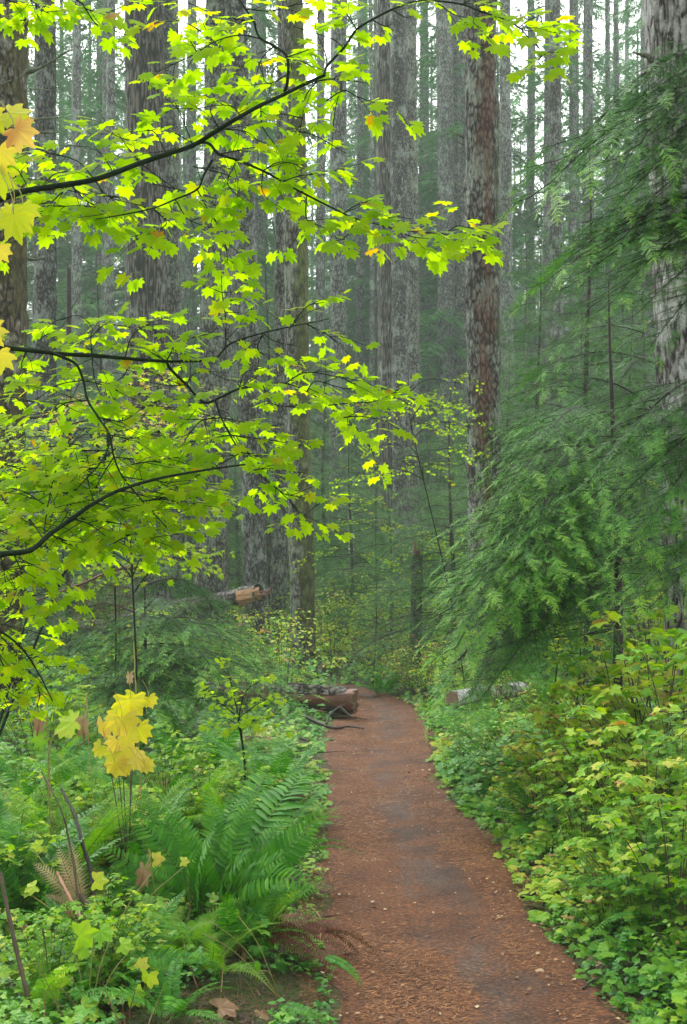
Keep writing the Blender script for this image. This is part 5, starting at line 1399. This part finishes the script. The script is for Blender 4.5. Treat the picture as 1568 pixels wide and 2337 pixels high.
# needle litter on the trail
lit = leaf_mat('rust_needle_litter', [(0, (.014, .006, .003)), (.35, (.10, .036, .012)), (.7, (.30, .115, .034)), (1, (.55, .29, .11))], trans=.0, rough=.6, vary=.1)
def litter(n, d0, d1, ln_, wd, pw):
    d = d0 + (d1 - d0) * rng.uniform(size=n) ** pw
    c = np.interp(d, PC[:, 1], PC[:, 0]); w_ = np.interp(d, PC[:11, 1], PW[:11])
    x = c + (w_ + .12) * rng.uniform(-1, 1, n)
    a = rng.normal(.1, .75, n); D = np.stack([np.cos(a), np.sin(a), rng.uniform(-.1, .18, n)], 1)
    z = gz(x, d) + .020 * (1 - np.abs((x - c) / w_).clip(0, 1) ** 4) + .035 * (fbm(np.stack([x * 3.5, d * 2.2, x * 0], -1), 71, 4) - .5) + rng.uniform(.002, .008, n)
    keep = fbm(np.stack([x * 1.9, d * .8, x * 0], -1), 21, 4) + .22 * np.exp(-(((x - c) / w_ - .15) / .38) ** 2) < rng.uniform(.56, .72, n)
    L_ = ln_ * rng.uniform(.5, 1.3, n)
    return x[keep], d[keep], z[keep], D[keep], L_[keep], wd
g = Geo()
NQ = (A([-.5, 0, 0], [.5, 0, 0], [.35, 1, 0], [-.35, 1, 0]), np.array([(0, 1, 2), (0, 2, 3)]))
for args in ((60000, 3.6, 7.5, .022, .0022, 1.2), (30000, 6.5, 13, .028, .0035, 1.1), (9000, 12, 18, .035, .006, 1)):
    x, d, z, D, L_, wd = litter(*args)
    m = len(x)
    g.inst(NQ, np.column_stack([x, d, z]), frames(D, A(0, 0, 1)), np.column_stack([np.full(m, wd), L_, L_]), tint=np.clip(rng.normal(.5, .24, m), 0, 1))
tag(g.build('needle_litter', lit, smooth=False), 'rust brown conifer needles strewn over the trail', None, kind='stuff')
# scraps of leaf, cone and stone on the trail
n_ = 900; d_ = 3.6 + 14 * rng.uniform(size=n_) ** 1.3; c_ = np.interp(d_, PC[:, 1], PC[:, 0]); w_ = np.interp(d_, PC[:11, 1], PW[:11])
e_ = rng.uniform(-1, 1, n_); e_ = np.sign(e_) * np.abs(e_) ** .6; x_ = c_ + w_ * 1.05 * e_
a_ = rng.uniform(0, 6.28, n_); g = Geo()
g.inst(OVAL_LO, np.column_stack([x_, d_, gz(x_, d_) + .026]), frames(np.stack([np.cos(a_), np.sin(a_), rng.uniform(-.2, .4, n_)], 1), rand_dirs(n_) * .5 + A(0, 0, 1)), rng.uniform(.008, .030, n_), tint=rng.uniform(0, 1, n_) ** 1.3)
tag(g.build('leaf_litter', M['deadleaf'], smooth=False), 'scraps of dead leaf and bark scattered on the trail', None, kind='stuff')
# litter and dark debris under the ferns beside the trail
g = Geo(); n = 16000
q = scatter(n, near_f(3.4, 8)); q = q[q[:, 3] < 2.5]; m = len(q)
a = rng.uniform(0, 6.28, m); D = np.stack([np.cos(a), np.sin(a), rng.uniform(-.2, .3, m)], 1)
g.inst(NQ, np.column_stack([q[:, 0], q[:, 1], gz(q[:, 0], q[:, 1]) + .006]), frames(D, A(0, 0, 1)), np.column_stack([rng.uniform(.002, .006, m), rng.uniform(.02, .06, m), np.ones(m)]), tint=rng.uniform(0, .45, m))
tag(g.build('twig_litter', lit, smooth=False), 'brown needles and twig scraps under the plants', None, kind='stuff')

# ------------------------------------------------------------------ logs
def log_geo(a, b, r0, r1, k=40, n=60, seed=0, rough=.05, squash=1.0, ang=(0, 2 * math.pi)):
    t = np.linspace(0, 1, n); ax = a[None] + (b - a)[None] * t[:, None]
    Fr = frames((b - a)[None], A(0, 0, 1))[0]
    an = np.linspace(ang[0], ang[1], k, endpoint=ang[1] - ang[0] < 6.2)
    r = r0 + (r1 - r0) * t
    c, s = np.cos(an), np.sin(an)
    Lg = np.linalg.norm(b - a)
    p = np.stack([np.repeat(c[None] * r0 * 9, n, 0), np.repeat(s[None] * r0 * 9, n, 0), np.repeat((t * Lg * 3)[:, None], k, 1)], -1)
    rr = r[:, None] + (np.abs(fbm(p, seed, 3) - .5) * 2 - .3) * rough + (fbm(p * .35, seed + 5, 2) - .5) * rough * 1.4
    V = ax[:, None, :] + rr[..., None] * (c[None, :, None] * Fr[:, 0][None, None] + s[None, :, None] * squash * Fr[:, 2][None, None])
    closed = ang[1] - ang[0] > 6.2
    j = np.arange(k if closed else k - 1); j2 = (j + 1) % k
    i = np.arange(n - 1)[:, None] * k
    F = np.stack([i + j, i + k + j, i + k + j2, i + j2], -1).reshape(-1, 4)
    g = Geo().add(V.reshape(-1, 3), F)
    return g, V, ax

# the fallen log at the trail
a, b_ = P(455, 1598, 14.9), P(810, 1604, 14.4)
a[2] = gzp(a[0], a[1]) + .17; b_[2] = CH - (1603 - HY) / FPX * 14.3
t = thing('fallen_log', (b_ * A(1, 1, 0) + A(0, 0, gzp(b_[0], b_[1]))), 'fallen log with sawn end at the left trail edge, bark split open to red wood', 'log')
g, V, ax = log_geo(a, b_ , .165, .16, 40, 80, 3, .035)
V[-1] += nrm(b_ - a)[None] * rng.uniform(-.03, .03, (40, 1)); g.build('wood', M['redwood'], t)
g2, V2, _ = log_geo(a, a + (b_ - a) * .95, .20, .195, 34, 90, 4, .07, ang=(R(32), R(190)))
Vb = V2.copy(); g2.build('bark', M['logbark'], t)
g3, V3, _ = log_geo(a, a + (b_ - a) * .97, .185, .178, 24, 60, 6, .03, ang=(R(205), R(345))); g3.build('rotten_bark', M['char'], t)
ge = Geo(); ge.add(np.vstack([V[-1], ax[-1][None] + nrm(b_ - a) * .015]), np.stack([np.full(40, 40), (np.arange(40) + 1) % 40, np.arange(40)], 1)); ge.build('sawn_end', M['cutwood'], t)
gs = Geo()
for k in range(16):
    u_ = rng.uniform(.55, .97); an = rng.uniform(R(195), R(345))
    fr = frames((b_ - a)[None], A(0, 0, 1))[0]
    p0 = a + (b_ - a) * u_ + .19 * (math.cos(an) * fr[:, 0] + math.sin(an) * fr[:, 2]) 
    p1 = p0 + nrm(b_ - a) * rng.uniform(.1, .35) + rand_dirs(1)[0] * .02
    gs.tube(np.array([p0, (p0 + p1) / 2, p1]), [.008, .010, .002], 4)
gs.build('splinter', M['yellowwood'], t)['kind'] = 'stuff'
# dark broken branch lying in front of it
def stick(name, pts, r0, r1, mat, label, cat='stick', side=()):
    p = smooth_line(pts, 6)
    g = Geo(); g.tube(p, np.linspace(r0, r1, len(p)) * (1 + .15 * np.sin(np.arange(len(p)) * 2.1)), 7)
    for s_ in side:
        q = smooth_line(s_, 5); g.tube(q, np.linspace(r0 * .7, r1 * .5, len(q)), 5)
    o = g.build(name, mat); return tag(o, label, cat)
def PG(px, py, up=.02):
    """the ground point under photo pixel (px, py), raised a little"""
    d = FPX * CH / (py - HY)
    for _ in range(6):
        x = (px - CX) / FPX * d; d = FPX * (CH - gzp(x, d)) / (py - HY)
    p = P(px, py, d); p[2] += up; return p
stick('broken_branch', [P(690, 1632, 13.6), P(725, 1648, 13.0), P(760, 1662, 12.9), PG(795, 1664, .03), PG(832, 1668, .03)], .022, .010, M['darkwood'], 'black forked branch lying under the sawn end of the fallen log', 'branch',
      side=([P(745, 1652, 13.0), P(752, 1632, 13.3), P(775, 1612, 13.6), P(788, 1606, 13.8)], [P(775, 1612, 13.7), P(790, 1625, 13.6), P(806, 1640, 13.5)]))
# log snapped off between the trunks
a, b_ = P(380, 1402, 21.4), P(592, 1352, 20.6)
t = thing('broken_log', (a[0], a[1], gzp(a[0], a[1])), 'snapped log propped between the trunks, its torn end pale and orange', 'log')
a0 = P(120, 1450, 23.5); 
g, V, ax = log_geo(a0, b_, .16, .15, 28, 90, 8, .05); g.build('wood', M['logbark'], t)
g, V, ax = log_geo(b_ + (a - b_) * .20 + A(0, -.03, .0), b_ + nrm(b_ - a) * .06, .170, .12, 24, 40, 9, .05, ang=(R(-75), R(40))); g.build('torn_wood', M['yellowwood'], t)
g = Geo()
for k in range(14):
    p0 = b_ + rand_dirs(1)[0] * .09; p1 = p0 + nrm(b_ - a) * rng.uniform(.08, .25) + A(0, 0, rng.uniform(-.02, .06)); g.tube(np.array([p0 - nrm(b_ - a) * .2, p0, p1]), [.03, .022, .003], 5)
g.build('torn_splinters', M['redwood'], t)['kind'] = 'stuff'
# short birch-like log on the right bank
a, b_ = P(1032, 1594, 12.0), P(1190, 1572, 13.2)
a[2] = max(a[2], gzp(a[0], a[1]) + .1)
t = thing('short_log', (a[0], a[1], gzp(a[0], a[1])), 'short pale-patched log with sawn face on the right bank', 'log')
g, V, ax = log_geo(b_, a, .085, .085, 28, 50, 12, .02); g.build('bark', bark_mat('pale_patched_bark', (.012, .011, .010), (.08, .07, .06), (.3, .29, .28), lichen=(.6, .6, .58), lich_amt=.85, moss_amt=.25, moss_dir=(0, 0), fur=(10, 10)), t)
ge = Geo(); ge.add(np.vstack([V[-1], ax[-1][None]]), np.stack([np.full(28, 28), (np.arange(28) + 1) % 28, np.arange(28)], 1)); ge.build('sawn_face', M['cutwood'], t)
# mossy snag
tp = P(952, 1252, 18.5); x, y = (947 - CX) / FPX * 18.5, 18.5
z = gzp(x, y)
t = thing('tree_snag', (x, y, z), 'dark mossy snag with a broken top beside the cluster of three trunks', 'stump')
g, ax, r = trunk_geo(A(x, y, z - .1), nrm(A(tp[0] - x, 0, tp[2] - z)), tp[2] - z, .105, .09, 32, 60, 91, .03, .25); g.build('trunk', M['darkmoss'], t)
g = Geo()
for k in range(9):
    p0 = A(tp[0] + rng.uniform(-.06, .06), y + rng.uniform(-.06, .06), tp[2] - .1); g.tube(np.array([p0, p0 + A(0, 0, .12), p0 + A(rng.uniform(-.02, .02), 0, rng.uniform(.15, .26))]), [.026, .02, .003], 5)
g.build('broken_top', M['redwood'], t)
# thin snag on the left
x, y = (157 - CX) / FPX * 20, 20.0
z = gzp(x, y); zt = CH - (600 - HY) / FPX * 20
t = thing('tree_snag', (x, y, z), 'thin bare broken pole left of the thickest trunk', 'stump')
g, ax, r = trunk_geo(A(x, y, z - .1), A(.0, 0, 1), zt - z, .075, .04, 16, 80, 92, .012, .2); g.build('trunk', M['hemwood'], t)
g = Geo(); dead_branch(g, P(163, 705, 20), P(190, 665, 19.8) - P(163, 705, 20), .35, .012, 0); g.build('dead_branch', M['hemwood'], t)
# mossy stump right of the moss-flanked trunk
x, y = (800 - CX) / FPX * 24, 24.0; z = gzp(x, y)
t = thing('tree_stump', (x, y, z), 'squat mossy stump in the undergrowth beyond the fallen log', 'stump')
g, ax, r = trunk_geo(A(x, y, z - .1), A(0, 0, 1), .85, .26, .22, 32, 30, 95, .06, .3); g.build('trunk', M['darkmoss'], t)

# ------------------------------------------------------------------ sticks
stick('fallen_stick', [PG(1188, 2060, .03), PG(1225, 2056, .04), PG(1262, 2058, .05), PG(1330, 2052, .05)], .009, .012, M['darkwood'], 'short black stick with lichen poking from the right plants onto the trail', side=([PG(1245, 2057, .05), PG(1240, 2075, .02)],))
stick('leaning_stick', [P(215, 2060, 4.8), P(208, 1990, 4.85), P(190, 1930, 4.9), P(170, 1860, 5.0), P(140, 1800, 5.1)], .012, .006, M['darkwood'], 'black leaning stick among the ferns at the left')
stick('leaning_stick', [P(182, 2085, 4.7), P(172, 2000, 4.75), P(160, 1930, 4.8), P(140, 1850, 4.8), P(95, 1760, 4.9)], .006, .003, M['stem'], 'thin yellow-brown fern stalk leaning left of the black stick')
stick('peeled_stick', [P(183, 2093, 4.65), P(160, 2050, 4.7), P(130, 1990, 4.8)], .008, .006, M['pinkstick'], 'pink peeled stick at the left among withered fern')
stick('peeled_stick', [PG(30, 2130, .08), PG(70, 2110, .1), PG(100, 2095, .12)], .007, .005, M['pinkstick'], 'short pinkish stick lying below the withered fern')
stick('rotten_branch', [P(150, 1995, 4.9), P(180, 2040, 4.8), P(215, 2080, 4.7), P(232, 2110, 4.65)], .016, .011, M['stem'], 'peeling brown branch end beside the pink stick')
stick('bramble_stem', [P(0, 1990, 4.0), P(20, 2090, 3.95), P(45, 2200, 3.9), P(70, 2300, 3.85)], .007, .009, M['stem'], 'brown woody stem rising in the bottom left corner')
stick('lichen_stick', [PG(375, 2080, .06), PG(400, 2180, .04), PG(440, 2200, .04), PG(475, 2215, .03)], .005, .009, M['deadbranch'], 'pale lichen-crusted stick on the moss at the bottom left')
stick('fallen_twig', [PG(270, 2040, .05), PG(310, 2055, .05), PG(360, 2058, .05), PG(420, 2056, .05)], .006, .004, M['hemdead'], 'reddish twig lying on the moss under the largest fern')
k = 0
for (x0, y0, x1, y1, mt, lab) in [(715, 1722, 850, 1718, 'hemwood', 'long curved twig lying across the trail just past the log branch'), (762, 1765, 803, 1763, 'yellowwood', 'short pale twig on the left of the trail'), (1070, 2160, 1110, 2140, 'darkwood', 'small dark twig in the middle of the trail'), (690, 2130, 770, 2095, 'hemwood', 'brown twig at the left trail edge near the dead fronds'), (735, 2240, 790, 2290, 'darkwood', 'dark twig on the left edge at the bottom'), (1330, 2265, 1390, 2255, 'darkwood', 'dark twig at the bottom right edge of the trail'), (900, 1745, 925, 1738, 'darkwood', 'tiny dark twig in the middle distance of the trail'), (1120, 1895, 1150, 1890, 'darkwood', 'stubby dark twig at the right trail edge'), (708, 2075, 730, 2160, 'yellowwood', 'pale splintered twig by the dead fronds')]:
    a = PG(x0, y0, .015); c = PG(x1, y1, .015); m_ = (a + c) / 2 + A(rng.uniform(-.03, .03), rng.uniform(-.06, .06), .01)
    stick('fallen_twig', [a, m_, c], .004, .0025, M[mt], lab)

# ------------------------------------------------------------------ single leaves
def dead_leaf(px, py, size, label, tint, T=THIMBLE, mat=None, up=.015, nrmv=None, curl=1.0, ang=None, name='dead_leaf'):
    p = PG(px, py, up)
    V = T[0].copy(); V[:, 2] *= 2.0 * curl; V[:, 2] += .22 * curl * np.abs(V[:, 0])
    g = Geo(); a = rng.uniform(0, 6.28) if ang is None else ang
    g.inst((V, T[1]), p[None], frames(A([math.cos(a), math.sin(a), .1]), nrmv if nrmv is not None else A(0, -.4, 1)), np.array([size]), tint=tint)
    tag(g.build(name, mat or M['deadleaf'], smooth=False), label, 'leaf')
dead_leaf(1225, 2222, .05, 'flat tan leaf lying on the trail at the lower right', .8, OVAL)
dead_leaf(1378, 2195, .075, 'curled pinkish dead leaf at the right trail edge near the bottom', .75)
dead_leaf(1350, 2240, .06, 'dull brown dead leaf just left of the bottom right plants', .55, OVAL)
dead_leaf(1005, 1905, .03, 'tiny dark dead leaf in the middle of the trail', .1, OVAL)
dead_leaf(1215, 2040, .04, 'grey dead leaf beside the black stick', .5)
dead_leaf(1100, 1842, .03, 'brown dead leaf at the right trail edge by the herbs', .4)
dead_leaf(835, 2030, .03, 'small pale dead leaf on the left half of the trail', .9, OVAL)
dead_leaf(960, 2120, .025, 'tan scrap of leaf on the trail below the worn grey patch', .8, OVAL)
b = PG(550, 2205, .05)
dead_leaf(552, 2195, .085, 'crumpled brown leaf standing on the moss at the bottom', .55, BIGLEAF, up=.06, nrmv=A(0, -1, .2), curl=1.9, ang=1.2)
dead_leaf(520, 2150, .06, 'crumpled tan leaf tucked under the largest fern', .7, BIGLEAF, up=.05, nrmv=A(0, -1, .4), curl=1.6)
dead_leaf(500, 2310, .08, 'grey-brown leaf lying flat at the bottom of the moss', .45, THIMBLE)
dead_leaf(600, 2320, .06, 'pale tattered leaf at the bottom edge of the moss', .8, BIGLEAF, curl=1.8)
for (px, py, d, s, ang, lab) in [(326, 1850, 4.9, .11, -80, 'shrivelled brown leaf hanging in front of the largest fern'), (92, 1660, 5.6, .10, -90, 'folded brown leaf hanging left of the large yellow leaves'), (187, 1668, 5.6, .11, -85, 'shrivelled tan leaf hanging between the green leaf and the yellow leaves'), (296, 1553, 5.6, .06, -95, 'small curled brown leaf above the large yellow leaves')]:
    if py == 1850: py = 2010; px = 330
    p = P(px, py, d); g = Geo()
    V = MAPLE[0].copy(); V[:, 0] *= .45; V[:, 2] += .5 * np.abs(V[:, 0]); 
    g.inst((V, MAPLE[1]), (p + A(0, 0, s * .5))[None], frames(A([rng.uniform(-.2, .2), -.1, -1]), A(.3, -1, .2)), np.array([s]), tint=.6)
    q = smooth_line([p + A(0, 0, s * .5), p + A(.02, .03, s * .9), P(px + 10, py - 60, d + .05), A(p[0] + .06, d + .1, gzp(p[0] + .06, d + .1))], 5)
    g.tube(q, .0022, 4, .8, 1)
    tag(g.build('withered_leaf', [M['deadleaf'], M['petiole']], smooth=False), lab, 'leaf')

# plant with the large drooping yellow leaves
x, y = (285 - CX) / FPX * 5.6, 5.6; z = gzp(x, y)
t = thing('yellow_leaved_plant', (x, y, z), 'plant with very large drooping clear yellow leaves at the left', 'plant')
gs = Geo()
for (tx, ty) in [(300, 1560), (258, 1590), (245, 1600), (345, 1575), (215, 1630)]:
    gs.tube(smooth_line([A(x, y + .1, z), P(tx * .5 + 145 + rng.uniform(-15, 15), 1740, 5.7), P(tx, ty, 5.65)], 6), np.linspace(.0035, .0015, 13), 6)
gs.build('stem', M['stem'], t)
single_leaves(t, 'leaf', [(300, 1640, 5.4, .20, -88, 1.3, .35), (285, 1680, 5.35, .19, -80, 1.3, .48), (262, 1660, 5.5, .16, -120, 1.1, .40), (230, 1680, 5.5, .15, -100, 1.2, .58), (255, 1755, 5.3, .17, -110, 1.2, .50), (310, 1745, 5.35, .18, -30, 1.0, .46), (325, 1690, 5.5, .15, -70, 1.1, .35), (280, 1770, 5.3, .15, -60, 1.1, .60), (345, 1610, 5.45, .09, -70, 1.3, .35), (215, 1720, 5.5, .11, -130, 1.0, .30), (335, 1740, 5.3, .13, -30, .9, .55), (265, 1715, 5.3, .12, -95, 1.2, .7), (300, 1700, 5.25, .11, -60, 1.3, .3), (240, 1650, 5.4, .10, -150, 1.1, .6), (345, 1755, 5.3, .09, -40, 1.2, .6), (305, 1615, 5.45, .13, -100, 1.0, .30)], BIGLEAF, M['yellow'])
x, y = (125 - CX) / FPX * 5.5, 5.5; z = gzp(x, y)
t = thing('large_leaved_plant', (x, y, z), 'plant with one very large flat bright green lobed leaf left of the yellow leaves', 'plant')
g = Geo(); g.tube(smooth_line([A(x, y, z), P(110, 1740, 5.5), P(135, 1660, 5.5)], 6), .004, 6); g.build('stem', M['petiole'], t)
single_leaves(t, 'leaf', [(130, 1660, 5.4, .20, -160, .9, .55), (165, 1670, 5.45, .13, -10, .4, .7), (75, 1690, 5.6, .12, 190, .7, .5)], MAPLE, M['thimble'])
# broad-leaved plant in the bottom left corner
for (px, py, d, lab, specs) in [
    (200, 2330, 3.9, 'plant with broad bright saw-edged leaves in the bottom left corner', [(215, 2130, 3.95, .12, 10, .6, .5), (110, 2240, 3.9, .10, 150, .7, .45), (85, 2290, 3.85, .11, -120, .8, .42), (215, 2310, 3.8, .11, -20, .6, .6), (250, 2140, 3.95, .09, -30, .6, .5), (170, 2170, 3.95, .08, 200, .6, .45), (300, 2160, 4.0, .08, -10, .6, .55), (150, 2210, 3.9, .08, 30, .5, .55)]),
    (330, 2330, 4.0, 'black-speckled yellow-green leaves low at the bottom left', [(330, 2190, 4.0, .07, 60, 1, .8), (340, 2250, 3.95, .09, -90, .9, .75), (320, 2290, 3.9, .09, -60, .9, .7), (360, 2215, 4.0, .05, 0, .8, .9)]),
    (640, 2140, 4.4, 'dark glossy oval leaves beside the big crumpled leaf', [(510, 2210, 4.4, .06, -60, .8, .2), (590, 2210, 4.3, .06, -70, 1, .15), (540, 2080, 4.6, .06, 80, 1, .3), (470, 2090, 4.6, .06, 150, 1, .3), (430, 2110, 4.6, .07, 190, .8, .2)]),
    (220, 2130, 4.6, 'speckled pale leaves beneath the black leaning stick', [(60, 2030, 4.7, .08, 200, .8, .8), (240, 2010, 4.6, .09, 0, .7, .8), (230, 2060, 4.6, .06, 0, .7, .7), (370, 1960, 4.9, .08, 10, .7, .85), (430, 1965, 4.9, .06, 0, .7, .8), (75, 1930, 4.9, .07, 180, .8, .75)])]:
    x, y = (px - CX) / FPX * d, d; z = gzp(x, y)
    t = thing('broad_leaved_plant', (x, y, z), lab, 'plant')
    g = Geo()
    for sp in specs:
        e = P(sp[0], sp[1], sp[2]); g.tube(smooth_line([A(x, y, z), (A(x, y, z) + e) / 2 + A(0, 0, .04), e - A(0, 0, .01)], 5), .0022, 5)
    g.build('stems', M['petiole'], t)
    single_leaves(t, 'leaf', specs, OVAL if 'oval' in lab else THIMBLE, M['thimble'], petiole=False)

# ------------------------------------------------------------------ mist
me = bpy.data.meshes.new('haze')
x0, x1, y0, y1, z0, z1 = -80, 80, -60, 155, -2.5, 47
vs = [(x, y, z) for z in (z0, z1) for y in (y0, y1) for x in (x0, x1)]
me.from_pydata(vs, [], [(0, 2, 3, 1), (4, 5, 7, 6), (0, 1, 5, 4), (2, 6, 7, 3), (0, 4, 6, 2), (1, 3, 7, 5)])
hz, ht = new_mat('mist')
pv = N(ht, 'VolumePrincipled'); pv.inputs['Color'].default_value = (.82, .96, .90, 1); pv.inputs['Density'].default_value = .0017
pv.inputs['Anisotropy'].default_value = .0
ho = N(ht, 'OutputMaterial'); ht.links.new(pv.outputs[0], ho.inputs['Volume'])
me.materials.append(hz)
haze = place('haze', me)
tag(haze, 'pale mist hanging between the trunks', None, kind='stuff')
